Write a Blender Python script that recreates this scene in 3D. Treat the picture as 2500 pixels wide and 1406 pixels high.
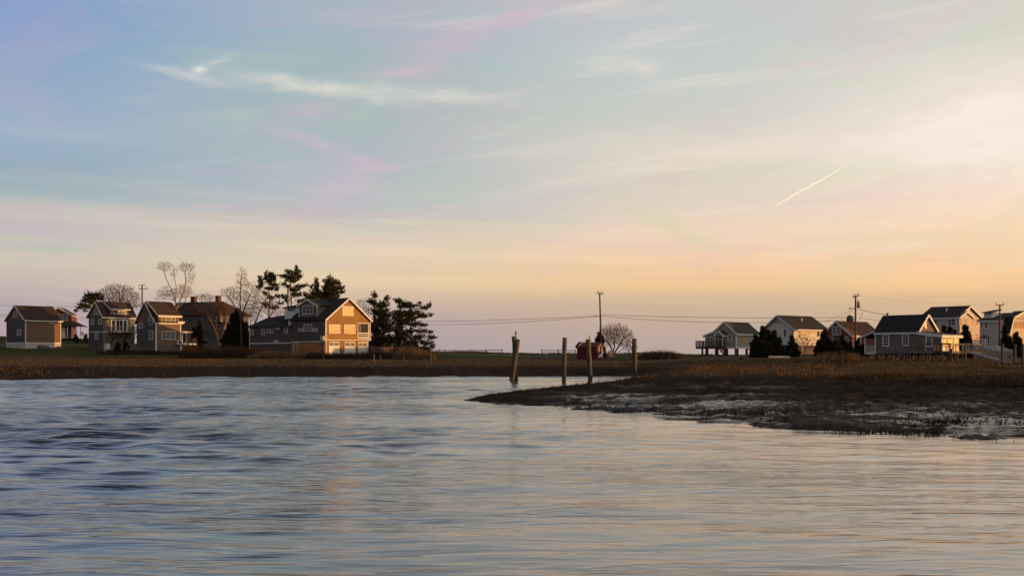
import bpy, math, random
import numpy as np
from mathutils import Vector
R = math.radians
for o in list(bpy.data.objects): bpy.data.objects.remove(o)
scene = bpy.context.scene
COL = scene.collection
rnd = random.Random(7)
nr = np.random.RandomState(11)

# ------------------------------------------------------------------ camera
F = 2800.0          # focal length in pixels of the 2500 px wide photograph
HY = 866.0          # row of the horizon
CH = 2.2            # camera height above the water
cd = bpy.data.cameras.new("camera"); cam = bpy.data.objects.new("camera", cd); COL.objects.link(cam)
cam.location = (0, 0, CH); cam.rotation_euler = (R(90), 0, 0)
cd.sensor_width = 36; cd.lens = F / 2500 * 36; cd.shift_y = (HY - 703) / 2500
cd.clip_start = 0.3; cd.clip_end = 60000
scene.camera = cam
scene.render.resolution_x = 1024; scene.render.resolution_y = 575

# ------------------------------------------------------------------ light
SUN_AZ, SUN_EL = 95.0, 3.8       # azimuth clockwise from the view axis (+Y)
sd = bpy.data.lights.new("sun", 'SUN'); sun = bpy.data.objects.new("sun", sd); COL.objects.link(sun)
sd.energy = 5.0; sd.angle = R(0.6); sd.color = (1.0, 0.46, 0.13)
sdir = Vector((math.sin(R(SUN_AZ)) * math.cos(R(SUN_EL)), math.cos(R(SUN_AZ)) * math.cos(R(SUN_EL)), math.sin(R(SUN_EL))))
sun.rotation_euler = sdir.to_track_quat('Z', 'Y').to_euler()
vs = scene.view_settings
vs.view_transform = 'Standard'; vs.look = 'None'; vs.exposure = 0; vs.gamma = 1; vs.use_curve_mapping = False

def lin(c):
    def f(v):
        v = v / 255.0
        return v / 12.92 if v <= 0.04045 else ((v + 0.055) / 1.055) ** 2.4
    return (f(c[0]), f(c[1]), f(c[2]), 1.0)

class NT:
    """small helper round a node tree"""
    def __init__(s, tree): s.t = tree; s.n = tree.nodes; s.l = tree.links
    def node(s, kind, **kw):
        n = s.n.new(kind)
        for k, v in kw.items(): setattr(n, k, v)
        return n
    def put(s, sock, v):
        if v is None: return
        if isinstance(v, bpy.types.NodeSocket): s.l.new(v, sock)
        else: sock.default_value = v
    def math(s, op, a, b=None, c=None, clamp=False):
        n = s.node('ShaderNodeMath', operation=op, use_clamp=clamp)
        s.put(n.inputs[0], a); s.put(n.inputs[1], b); s.put(n.inputs[2], c)
        return n.outputs[0]
    def mapr(s, v, a, b, c=0.0, d=1.0, smooth=False):
        n = s.node('ShaderNodeMapRange')
        if smooth: n.interpolation_type = 'SMOOTHSTEP'
        s.put(n.inputs[0], v); s.put(n.inputs[1], a); s.put(n.inputs[2], b); s.put(n.inputs[3], c); s.put(n.inputs[4], d)
        return n.outputs[0]
    def mix(s, f, a, b, mode='MIX'):
        n = s.node('ShaderNodeMix', data_type='RGBA', blend_type=mode)
        s.put(n.inputs[0], f); s.put(n.inputs[6], a); s.put(n.inputs[7], b)
        return n.outputs[2]
    def noise(s, vec, scale, detail=4, rough=0.5, dist=0.0, dims='3D', w=None):
        n = s.node('ShaderNodeTexNoise', noise_dimensions=dims)
        s.put(n.inputs['Vector'], vec) if dims != '1D' else None
        if w is not None: s.put(n.inputs['W'], w)
        n.inputs['Scale'].default_value = scale; n.inputs['Detail'].default_value = detail
        n.inputs['Roughness'].default_value = rough; n.inputs['Distortion'].default_value = dist
        return n
    def ramp(s, v, stops, interp='LINEAR'):
        n = s.node('ShaderNodeValToRGB'); r = n.color_ramp; r.interpolation = interp
        while len(r.elements) > 1: r.elements.remove(r.elements[-1])
        r.elements[0].position = stops[0][0]; r.elements[0].color = stops[0][1]
        for p, c in stops[1:]:
            e = r.elements.new(p); e.color = c
        s.put(n.inputs[0], v)
        return n.outputs[0]
    def comb(s, x, y, z):
        n = s.node('ShaderNodeCombineXYZ'); s.put(n.inputs[0], x); s.put(n.inputs[1], y); s.put(n.inputs[2], z)
        return n.outputs[0]
    def mapping(s, vec, scale=(1, 1, 1), rot=(0, 0, 0), loc=(0, 0, 0)):
        n = s.node('ShaderNodeMapping'); s.put(n.inputs[0], vec)
        n.inputs['Scale'].default_value = scale; n.inputs['Rotation'].default_value = rot; n.inputs['Location'].default_value = loc
        return n.outputs[0]

# ------------------------------------------------------------------ sky
world = bpy.data.worlds.new("World"); scene.world = world; world.use_nodes = True
W = NT(world.node_tree); W.n.clear()
tc = W.node('ShaderNodeTexCoord'); sp = W.node('ShaderNodeSeparateXYZ'); W.l.new(tc.outputs['Generated'], sp.inputs[0])
x, y, z = sp.outputs
az = W.math('MULTIPLY', W.math('ARCTAN2', x, y), 180 / math.pi)            # degrees, + to the right
el = W.math('MULTIPLY', W.math('ARCSINE', z), 180 / math.pi)
# slow warping so the bands wander like real cirrus
wv = W.comb(W.math('MULTIPLY', az, 0.05), W.math('MULTIPLY', el, 0.22), 0.0)
wn = W.noise(wv, 1.0, 3, 0.5)
warp = W.math('MULTIPLY', W.math('SUBTRACT', wn.outputs[0], 0.5), 2.6)
warp = W.math('MULTIPLY', warp, W.mapr(el, 0.5, 6.0, 0.05, 1.0, True))
elw = W.math('ADD', W.math('ABSOLUTE', el), warp)
ep = W.math('DIVIDE', elw, 40.0, clamp=True)
def EL(py): return max(0.0, math.degrees(math.atan((HY - py) / F))) / 40.0
def col(samples, top):
    st = [(EL(py), lin(c)) for py, c in samples]
    st.sort(key=lambda a: a[0])
    return st + [(p / 40.0, lin(c)) for p, c in top]
c1 = W.ramp(ep, col([(866, (178,160,168)), (800, (180,166,172)), (745, (186,170,174)), (690, (202,187,178)), (640, (208,199,184)), (600, (196,190,190)), (555, (202,193,190)),
      (520, (168,184,188)), (460, (148,174,190)), (340, (160,180,200)), (240, (148,172,202)), (100, (130,164,204)), (0, (140,160,206))], [(23, (84,94,118)), (39, (42,47,62))]))
c2 = W.ramp(ep, col([(866, (176,160,166)), (790, (184,166,166)), (740, (208,184,164)), (690, (230,206,168)), (640, (226,208,182)), (590, (226,209,188)), (545, (200,192,190)),
      (490, (184,190,198)), (400, (176,188,194)), (300, (172,188,190)), (180, (166,186,190)), (90, (166,184,196)), (0, (172,184,196))], [(24, (106,114,130)), (39, (54,58,72))]))
c3 = W.ramp(ep, col([(866, (184,166,162)), (800, (196,174,156)), (740, (208,182,154)), (695, (243,203,150)), (640, (248,206,170)), (580, (243,214,190)), (520, (230,212,196)),
      (440, (220,212,196)), (370, (226,216,202)), (290, (208,208,200)), (160, (200,206,206)), (60, (198,202,204)), (0, (202,204,202))], [(24, (200,196,192)), (39, (146,148,156))]))
c4 = W.ramp(ep, col([(866, (194,166,148)), (790, (214,180,150)), (735, (226,188,146)), (700, (255,206,148)), (640, (255,212,172)), (570, (253,222,192)), (500, (250,230,210)),
      (430, (240,230,206)), (350, (248,234,222)), (250, (242,230,216)), (140, (218,216,202)), (0, (214,210,200))], [(24, (250,234,216)), (39, (222,208,198))]))  # upper sky out of view, raised to brighten the right-hand water
sky = W.mix(W.mapr(az, -24, -8, 0, 1, True), c1, c2)
sky = W.mix(W.mapr(az, -9, 9, 0, 1, True), sky, c3)
sky = W.mix(W.mapr(az, 8, 25, 0, 1, True), sky, c4)
# faint pastel iridescence, pink and green bands lying in thin high cloud
pv = W.comb(W.math('MULTIPLY', az, 0.10), W.math('MULTIPLY', W.math('ADD', el, W.math('MULTIPLY', az, -0.09)), 0.34), 3.7)
pn = W.noise(pv, 1.15, 4, 0.55, 0.6)
pk = W.mapr(pn.outputs[0], 0.55, 0.63, 0, 1, True); gk = W.mapr(pn.outputs[0], 0.45, 0.37, 0, 1, True)
vis = W.mapr(el, 1.5, 4.5, 0, 1, True)
sky = W.mix(W.math('MULTIPLY', W.math('MULTIPLY', pk, vis), 0.11), sky, lin((216,172,196)))
sky = W.mix(W.math('MULTIPLY', W.math('MULTIPLY', gk, vis), 0.14), sky, lin((186,214,176)))
# cirrus: streaks everywhere above the haze, stronger to the right
sv = W.comb(W.math('MULTIPLY', az, 0.09), W.math('MULTIPLY', W.math('ADD', el, W.math('MULTIPLY', az, -0.10)), 0.95), 0.0)
sn = W.noise(sv, 1.0, 6, 0.62, 0.35)
sc = W.math('MULTIPLY', W.mapr(sn.outputs[0], 0.50, 0.74, 0, 1, True), W.mapr(az, -22, 20, 0.05, 0.45, True))
sc = W.math('MULTIPLY', sc, W.mapr(el, 2.5, 6.0, 0, 1, True))
sky = W.mix(sc, sky, lin((252,234,218)))
# long flat bars of thin cloud low over the horizon
lv = W.comb(W.math('MULTIPLY', az, 0.045), W.math('MULTIPLY', W.math('ADD', el, W.math('MULTIPLY', az, 0.03)), 1.15), 9.0); lnn = W.noise(lv, 1.0, 4, 0.55, 0.3)
lw = W.math('MULTIPLY', W.mapr(el, 1.8, 3.4, 0, 1, True), W.mapr(el, 9.5, 6.5, 0, 1, True))
sky = W.mix(W.math('MULTIPLY', W.math('MULTIPLY', W.mapr(lnn.outputs[0], .5, .66, 0, 1, True), lw), .22), sky, lin((250,224,186)))
sky = W.mix(W.math('MULTIPLY', W.math('MULTIPLY', W.mapr(lnn.outputs[0], .47, .34, 0, 1, True), lw), .20), sky, lin((214,182,190)))
# individual clouds: (px, py, half width, half height, tilt, strength)
n2 = W.noise(W.comb(W.math('MULTIPLY', az, 0.55), W.math('MULTIPLY', el, 1.6), 5.0), 1.0, 5, 0.6)
nx = W.math('MULTIPLY', W.math('SUBTRACT', n2.outputs[0], 0.5), 1.0)
def cloud(px, py, hw, hh, tilt, st, colr=(232,226,214), power=1.0):
    global sky
    a0 = math.degrees(math.atan((px - 1250) / F)); e0 = math.degrees(math.atan((HY - py) / F * math.cos(math.radians(a0))))
    sw = math.degrees(hw / F); sh = math.degrees(hh / F)
    da = W.math('SUBTRACT', az, a0); de = W.math('SUBTRACT', W.math('SUBTRACT', el, e0), W.math('MULTIPLY', da, tilt))
    de = W.math('ADD', de, W.math('MULTIPLY', nx, sh * 3.2))
    q = W.math('ADD', W.math('POWER', W.math('DIVIDE', da, sw), 2.0), W.math('POWER', W.math('DIVIDE', de, sh), 2.0))
    g = W.math('MULTIPLY', W.math('EXPONENT', W.math('MULTIPLY', q, -1.0)), st)
    g = W.math('MULTIPLY', g, W.mapr(sn.outputs[0], 0.25, 0.62, 0.45, 1.25))
    sky = W.mix(W.math('MINIMUM', g, 1.0), sky, lin(colr))
pink = (218,184,204)
cloud(1270, 40, 130, 22, 0.40, .50, pink); cloud(1080, 120, 80, 34, 0.30, .50, pink); cloud(1010, 175, 90, 20, 0.0, .40, pink); cloud(760, 275, 80, 22, 0.0, .30, pink)
cloud(760, 345, 110, 14, -0.30, .42, pink); cloud(890, 400, 80, 16, -0.10, .45, pink); cloud(860, 450, 80, 26, 0.1, .45, pink); cloud(760, 510, 60, 14, 0.5, .35, pink); cloud(40, 50, 90, 60, 0.0, .40, (168,162,206))
cloud(2230, 90, 220, 13, 0.42, .42, (228,202,196)); cloud(1960, 160, 90, 10, 0.1, .35, (228,202,196)); cloud(1940, 130, 70, 22, 0.0, .30, (214,216,186))
cloud(1620, 540, 110, 26, -0.35, .34, (208,216,168)); cloud(1700, 590, 60, 18, -0.3, .30, (208,216,168)); cloud(700, 590, 130, 10, -0.12, .35, (206,212,172)); cloud(110, 605, 110, 10, 0.0, .35, (168,190,182)); cloud(1500, 655, 260, 8, -0.02, .30, (218,206,156))
cloud(488, 173, 15, 7, 0.0, .95, (238,232,222)); cloud(528, 150, 34, 9, 0.45, .32); cloud(450, 182, 90, 10, -0.14, .45)
cloud(700, 203, 140, 15, -0.10, .42); cloud(860, 228, 120, 17, -0.10, .42); cloud(1060, 234, 200, 17, -0.06, .42)
cloud(1485, 152, 60, 18, -0.1, .42, (224,220,210)); cloud(1570, 163, 42, 20, -0.2, .6, (238,224,206))
cloud(2330, 300, 210, 34, 0.26, .70, (255,241,232)); cloud(2430, 350, 170, 50, 0.10, .65, (255,240,230)); cloud(2290, 380, 150, 34, -0.15, .60, (255,238,228)); cloud(2130, 350, 190, 22, 0.08, .45, (252,234,222))
cloud(1800, 370, 260, 22, 0.06, .45, (244,226,212)); cloud(1680, 411, 62, 5, 0.08, .5, (244,222,206)); cloud(2460, 170, 60, 12, 0.1, .35, (246,232,214))
cloud(150, 330, 260, 14, -0.02, .35, (178,194,206)); cloud(1120, 575, 140, 14, -0.08, .45, (236,206,184)); cloud(60, 560, 130, 12, -0.03, .35, (202,184,194))
# glow round the sun, which stands just outside the frame to the right
sx, sy_, sz = sdir
dn = W.node('ShaderNodeVectorMath', operation='DOT_PRODUCT'); W.l.new(tc.outputs['Generated'], dn.inputs[0]); dn.inputs[1].default_value = (sx, sy_, sz)
glow = W.math('POWER', W.math('MAXIMUM', dn.outputs['Value'], 0.0), 40.0)
glow2 = W.math('POWER', W.math('MAXIMUM', dn.outputs['Value'], 0.0), 900.0)
gcol = W.mix(1.0, sky, W.mix(glow, (0, 0, 0, 1), (0.55, 0.26, 0.06, 1)), 'ADD')
gcol = W.mix(1.0, gcol, W.mix(glow2, (0, 0, 0, 1), (0.6, 0.28, 0.05, 1)), 'ADD')
# unseen sky behind the camera, warmed and brightened to fill the shaded walls
back = W.mapr(W.math('ABSOLUTE', az), 125, 170, 0, 1, True)
gcol = W.mix(back, gcol, W.ramp(W.math('DIVIDE', el, 90.0, clamp=True), [(0, lin((214,192,172))), (0.3, lin((184,176,172))), (1, lin((96,104,124)))]))
nish = W.node('ShaderNodeTexSky', sky_type='NISHITA'); nish.sun_disc = False; nish.sun_elevation = R(SUN_EL); nish.sun_rotation = R(SUN_AZ)
bg = W.node('ShaderNodeBackground'); W.l.new(gcol, bg.inputs[0]); bg.inputs[1].default_value = 1.0
bgn = W.node('ShaderNodeBackground'); W.l.new(nish.outputs[0], bgn.inputs[0]); bgn.inputs[1].default_value = 0.05
mx = W.node('ShaderNodeMixShader'); mx.inputs[0].default_value = 0.03; W.l.new(bg.outputs[0], mx.inputs[1]); W.l.new(bgn.outputs[0], mx.inputs[2])
wo = W.node('ShaderNodeOutputWorld'); W.l.new(mx.outputs[0], wo.inputs[0])

# ------------------------------------------------------------------ materials
def new_mat(name):
    m = bpy.data.materials.new(name); m.use_nodes = True
    T = NT(m.node_tree); b = m.node_tree.nodes['Principled BSDF']
    return m, T, b
def bump(T, b, h, strength=0.5, dist=0.02):
    n = T.node('ShaderNodeBump'); n.inputs['Strength'].default_value = strength; n.inputs['Distance'].default_value = dist
    T.put(n.inputs['Height'], h); T.l.new(n.outputs[0], b.inputs['Normal'])
def surf(name, ca, cb, scale=2.0, rough=0.8, stretch=(1, 1, 1), rows=0.0, rowdark=0.6, spec=0.25, bmp=0.0, detail=5, big=0.35):
    """painted, wooden or stone surface: two tones of noise, larger stains, optional courses (shingles, clapboard)"""
    m, T, b = new_mat(name)
    tc = T.node('ShaderNodeTexCoord'); P = tc.outputs['Object']
    n1 = T.noise(T.mapping(P, stretch), scale, detail, 0.6)
    n2 = T.noise(P, 0.45, 3, 0.6)
    f = T.mapr(n1.outputs[0], 0.3, 0.7)
    c = T.mix(f, (*ca, 1), (*cb, 1))
    c = T.mix(T.math('MULTIPLY', T.mapr(n2.outputs[0], 0.4, 0.7), big), c, (ca[0] * .55, ca[1] * .52, ca[2] * .5, 1))
    h = n1.outputs[0]
    if rows:
        s = T.node('ShaderNodeSeparateXYZ'); T.l.new(P, s.inputs[0])
        zz = T.math('ADD', T.math('DIVIDE', s.outputs[2], rows), T.math('MULTIPLY', n1.outputs[0], 0.25))
        fr = T.math('FRACT', zz)
        row = T.math('LESS_THAN', fr, 0.16)
        c = T.mix(T.math('MULTIPLY', row, rowdark), c, (ca[0] * .3, ca[1] * .28, ca[2] * .26, 1))
        # single shingles or board ends differ a little in tone
        cell = T.node('ShaderNodeTexWhiteNoise', noise_dimensions='3D')
        fl = T.math('FLOOR', zz); hx = T.math('FLOOR', T.math('MULTIPLY', T.math('ADD', s.outputs[0], s.outputs[1]), 4.5))
        T.l.new(T.comb(hx, fl, 0.0), cell.inputs[0])
        c = T.mix(T.math('MULTIPLY', cell.outputs[0], rowdark * 0.5), c, (cb[0] * .6, cb[1] * .55, cb[2] * .5, 1))
        h = T.math('ADD', h, T.math('MULTIPLY', fr, 0.8))
    T.l.new(c, b.inputs['Base Color']); b.inputs['Roughness'].default_value = rough; b.inputs['Specular IOR Level'].default_value = spec
    if bmp: bump(T, b, h, bmp)
    return m
def glassy(name, c, rough=0.06, spec=0.35):
    m, T, b = new_mat(name)
    tc = T.node('ShaderNodeTexCoord'); n = T.noise(tc.outputs['Object'], 1.2, 2)
    T.l.new(T.mix(n.outputs[0], (c[0] * .5, c[1] * .5, c[2] * .5, 1), (*c, 1)), b.inputs['Base Color'])
    b.inputs['Roughness'].default_value = rough; b.inputs['IOR'].default_value = 1.5; b.inputs['Specular IOR Level'].default_value = spec
    bump(T, b, T.noise(tc.outputs['Object'], 1.6, 2).outputs[0], 0.10, 0.05)
    return m
M = {}
M['shingle'] = surf('weathered shingle', (.135, .12, .108), (.21, .182, .155), 3, .85, (1, 1, .35), .16, .5, bmp=.5)
M['shingle_warm'] = surf('cedar shingle', (.20, .112, .042), (.43, .25, .09), 5, .85, (1, 1, .5), .18, .55, bmp=.5)
M['shingle_brown'] = surf('brown shingle', (.12, .085, .065), (.26, .18, .13), 6, .85, (1, 1, .5), .17, .6, bmp=.5)
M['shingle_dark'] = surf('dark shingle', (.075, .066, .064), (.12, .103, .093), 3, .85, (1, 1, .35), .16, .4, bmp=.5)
M['clap_grey'] = surf('grey green clapboard', (.27, .285, .26), (.33, .34, .30), 2, .7, (1, 1, .3), .15, .35, bmp=.3)
M['clap_white'] = surf('white clapboard', (.60, .60, .57), (.72, .70, .65), 2, .7, (1, 1, .3), .15, .3, bmp=.3)
M['clap_pale'] = surf('pale grey clapboard', (.47, .43, .385), (.56, .51, .455), 2, .7, (1, 1, .3), .15, .3, bmp=.3)
M['clap_cream'] = surf('cream clapboard', (.44, .39, .30), (.54, .48, .36), 2, .7, (1, 1, .3), .15, .3, bmp=.3)
M['plaster_grey'] = surf('grey stucco', (.095, .088, .095), (.14, .13, .13), 2, .9)
M['brick'] = surf('red brick', (.13, .05, .038), (.19, .075, .055), 6, .85, (1, 1, 1), .09, .35)
M['red_wood'] = surf('barn red boards', (.075, .012, .010), (.12, .019, .014), 3, .75, (4, 4, .3))
M['trim'] = surf('white trim paint', (.56, .57, .58), (.70, .69, .66), 2, .55, big=.15)
M['found'] = surf('pale foundation', (.42, .40, .40), (.52, .49, .47), 1.5, .9)
M['found_dark'] = surf('stained foundation', (.10, .088, .075), (.16, .135, .11), 1.5, .9)
M['roof'] = surf('dark asphalt roof', (.017, .016, .017), (.030, .027, .026), 4, .9, (1, 1, 1), .14, .3, bmp=.3)
M['roof_blue'] = surf('slate black roof', (.016, .018, .024), (.03, .031, .038), 4, .9, (1, 1, 1), .14, .3, bmp=.3)
M['roof_brown'] = surf('brown asphalt roof', (.034, .022, .019), (.052, .034, .028), 4, .9, (1, 1, 1), .14, .3, bmp=.3)
M['roof_green'] = surf('green grey roof', (.038, .036, .026), (.058, .052, .038), 4, .9, (1, 1, 1), .14, .3, bmp=.3)
M['roof_red'] = surf('red brown roof', (.11, .042, .028), (.16, .062, .04), 4, .9, (1, 1, 1), .14, .3)
M['wood'] = surf('weathered deck wood', (.13, .105, .085), (.21, .17, .13), 4, .85, (1, 1, 3))
M['wood_dark'] = surf('dark stained wood', (.055, .035, .03), (.09, .055, .045), 4, .85)
M['pole'] = surf('pole wood', (.07, .048, .03), (.12, .085, .05), 3, .85, (4, 4, .3))
M['rail_fence'] = surf('grey rail wood', (.06, .05, .045), (.09, .075, .065), 4, .9)
M['metal'] = surf('grey metal', (.30, .31, .33), (.38, .39, .40), 2, .45, spec=.6)
M['alu'] = surf('aluminium', (.13, .14, .15), (.20, .21, .22), 2, .6, spec=.3)
M['gel'] = surf('white hull gelcoat', (.42, .44, .47), (.55, .56, .57), 1, .35, spec=.5, big=.2)
M['canvas'] = surf('blue grey canvas', (.17, .21, .25), (.26, .30, .33), 3, .8)
M['wire'] = surf('wire', (.03, .028, .028), (.045, .04, .04), 1, .6)
M['brickchim'] = surf('chimney brick', (.085, .048, .04), (.13, .075, .06), 6, .9)
M['black'] = surf('black iron', (.012, .012, .012), (.02, .02, .02), 2, .6)
M['shadow'] = surf('unlit interior', (.012, .011, .012), (.022, .02, .02), 1, .9)
M['glass'] = glassy('window glass', (.016, .019, .025), .05, .30)
M['glass_sunset'] = surf('glass with painted sunset', (.24, .11, .028), (.46, .24, .065), .9, .3, (1, 1, 2.2), spec=.15, big=.45)  # orange pane colour stands in for the reflected sunset
M['glass_sunset_bright'] = surf('glass with bright painted sunset', (.60, .29, .06), (.88, .47, .13), .9, .3, (1, 1, 2.2), spec=.2, big=.3)  # brighter orange, low sun on the panes painted as colour
M['curtain'] = glassy('pale curtained glass', (.13, .12, .12), .3, .2)
M['bark'] = surf('bark', (.075, .052, .038), (.13, .09, .065), 5, .9, (1, 1, .4))
M['twig'] = surf('twigs', (.10, .065, .045), (.17, .11, .075), 3, .9)
M['bark_pale'] = surf('pale bark', (.26, .19, .14), (.38, .28, .20), 5, .9, (1, 1, .4))
M['twig_pale'] = surf('pale twigs', (.22, .15, .105), (.32, .22, .15), 3, .9)
M['purple'] = surf('dark purple canvas', (.03, .018, .04), (.05, .03, .06), 2, .8)
def leafmat(name, a, b_, sc=1.6):
    m, T, b = new_mat(name)
    g = T.node('ShaderNodeNewGeometry'); n = T.noise(g.outputs['Position'], sc, 3, .6)
    T.l.new(T.mix(T.mapr(n.outputs[0], .32, .68), (*a, 1), (*b_, 1)), b.inputs['Base Color'])
    b.inputs['Roughness'].default_value = .85; b.inputs['Specular IOR Level'].default_value = .15
    return m
M['pine'] = leafmat('pine needles', (.022, .028, .012), (.115, .098, .040))
M['cedar'] = leafmat('cedar foliage', (.010, .016, .008), (.040, .040, .016))
M['ivy'] = leafmat('evergreen shrub leaves', (.012, .018, .010), (.034, .034, .016))
M['straw'] = leafmat('marsh straw', (.036, .025, .014), (.155, .104, .052), .8)
M['straw_dark'] = leafmat('dead dark marsh grass', (.013, .010, .008), (.048, .033, .020), .5)
M['reed'] = leafmat('dry reeds', (.055, .040, .024), (.13, .092, .052), .3)
M['lawn'] = leafmat('lawn blades', (.018, .030, .010), (.042, .058, .018), .2)
M['mudgrass'] = leafmat('black stubble', (.006, .006, .005), (.03, .022, .014), 1.2)

# ------------------------------------------------------------------ mesh helpers
def P(px, py, D): return Vector(((px - 1250) / F * D, D, CH + (HY - py) * D / F))
class MB:
    def __init__(s): s.v = []; s.f = []
    def face(s, pts):
        i = len(s.v); s.v += [tuple(p) for p in pts]; s.f.append(tuple(range(i, i + len(pts))))
    def hexa(s, a, b):
        """a, b: matching bottom and top quads"""
        i = len(s.v); s.v += [tuple(p) for p in a] + [tuple(p) for p in b]
        n = len(a)
        s.f.append(tuple(i + k for k in reversed(range(n)))); s.f.append(tuple(i + n + k for k in range(n)))
        for k in range(n): s.f.append((i + k, i + (k + 1) % n, i + n + (k + 1) % n, i + n + k))
        return s
    def box(s, x0, x1, y0, y1, z0, z1):
        if x0 > x1: x0, x1 = x1, x0
        if y0 > y1: y0, y1 = y1, y0
        if z0 > z1: z0, z1 = z1, z0
        return s.hexa([(x0, y0, z0), (x1, y0, z0), (x1, y1, z0), (x0, y1, z0)], [(x0, y0, z1), (x1, y0, z1), (x1, y1, z1), (x0, y1, z1)])
    def slab(s, pts, t):
        """flat polygon given a thickness downwards along its normal"""
        p = [Vector(q) for q in pts]; n = (p[1] - p[0]).cross(p[2] - p[0]).normalized()
        if n.z < 0: n = -n
        return s.hexa([q - n * t for q in p], p)
    def ext(s, pts, vec):
        v = Vector(vec); return s.hexa([Vector(q) for q in pts], [Vector(q) + v for q in pts])
    def bar(s, p, q, w, h=None, up=(0, 0, 1)):
        p = Vector(p); q = Vector(q); h = h or w; d = (q - p).normalized(); u = Vector(up)
        if abs(d.dot(u)) > .98: u = Vector((1, 0, 0))
        a = d.cross(u).normalized(); b = a.cross(d).normalized()
        c = [a * w / 2 + b * h / 2, -a * w / 2 + b * h / 2, -a * w / 2 - b * h / 2, a * w / 2 - b * h / 2]
        return s.hexa([p + k for k in c], [q + k for k in c])
    def tube(s, pts, rad, n=6, cap=True):
        pts = [Vector(p) for p in pts]
        if not hasattr(rad, '__len__'): rad = [rad] * len(pts)
        base = len(s.v); ref = None
        for k, p in enumerate(pts):
            d = (pts[min(k + 1, len(pts) - 1)] - pts[max(k - 1, 0)]).normalized()
            if ref is None: ref = Vector((1, 0, 0)) if abs(d.x) < .8 else Vector((0, 1, 0))
            a = d.cross(ref).normalized(); b = a.cross(d).normalized(); ref = b
            for j in range(n):
                t = 2 * math.pi * j / n
                s.v.append(tuple(p + (a * math.cos(t) + b * math.sin(t)) * rad[k]))
        for k in range(len(pts) - 1):
            for j in range(n):
                s.f.append((base + k * n + j, base + k * n + (j + 1) % n, base + (k + 1) * n + (j + 1) % n, base + (k + 1) * n + j))
        if cap:
            s.f.append(tuple(base + j for j in reversed(range(n)))); s.f.append(tuple(base + (len(pts) - 1) * n + j for j in range(n)))
        return s
    def build(s, name, mat, parent=None, smooth=False):
        me = bpy.data.meshes.new(name); me.from_pydata(s.v, [], s.f); me.update()
        if smooth: me.polygons.foreach_set('use_smooth', [True] * len(me.polygons))
        me.materials.append(mat)
        o = bpy.data.objects.new(name, me); COL.objects.link(o)
        if parent: o.parent = parent
        return o
def npmesh(name, verts, faces, mat, parent=None, smooth=False):
    """verts (n,3) and faces (m,k) arrays"""
    verts = np.asarray(verts, dtype=np.float32); faces = np.asarray(faces, dtype=np.int32); k = faces.shape[1]
    me = bpy.data.meshes.new(name); me.vertices.add(len(verts)); me.vertices.foreach_set('co', verts.ravel())
    me.loops.add(faces.size); me.loops.foreach_set('vertex_index', faces.ravel())
    me.polygons.add(len(faces)); me.polygons.foreach_set('loop_start', np.arange(0, faces.size, k, dtype=np.int32))
    me.polygons.foreach_set('loop_total', np.full(len(faces), k, dtype=np.int32))
    if smooth: me.polygons.foreach_set('use_smooth', [True] * len(faces))
    me.update(calc_edges=True); me.validate()
    me.materials.append(mat)
    o = bpy.data.objects.new(name, me); COL.objects.link(o)
    if parent: o.parent = parent
    return o
def tag(o, label=None, cat=None, group=None, kind=None):
    if label: o['label'] = label
    if cat: o['category'] = cat
    if group: o['group'] = group
    if kind: o['kind'] = kind
    return o
def empty(name, loc, rz=0.0):
    o = bpy.data.objects.new(name, None); COL.objects.link(o); o.location = loc; o.rotation_euler = (0, 0, rz); o.empty_display_size = .5
    return o

# ------------------------------------------------------------------ ground
def vnoise(x, y, seed=0):
    xi = np.floor(x).astype(np.int64); yi = np.floor(y).astype(np.int64); xf = x - xi; yf = y - yi
    def h(a, b):
        n = (a * 374761393 + b * 668265263 + seed * 1442695041) & 0x7fffffff
        n = ((n ^ (n >> 13)) * 1274126177) & 0x7fffffff
        return ((n ^ (n >> 16)) & 0xffff) / 65535.0
    u = xf * xf * (3 - 2 * xf); v = yf * yf * (3 - 2 * yf)
    return (h(xi, yi) * (1 - u) + h(xi + 1, yi) * u) * (1 - v) + (h(xi, yi + 1) * (1 - u) + h(xi + 1, yi + 1) * u) * v
def fbm(x, y, oct=4, seed=0):
    s = 0; a = .5; t = 0
    for k in range(oct):
        s = s + a * vnoise(x * 2 ** k + k * 17.3, y * 2 ** k + k * 9.1, seed + k); t += a; a *= .55
    return s / t - .5
def zy(py, D): return CH + (HY - py) * D / F
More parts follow.
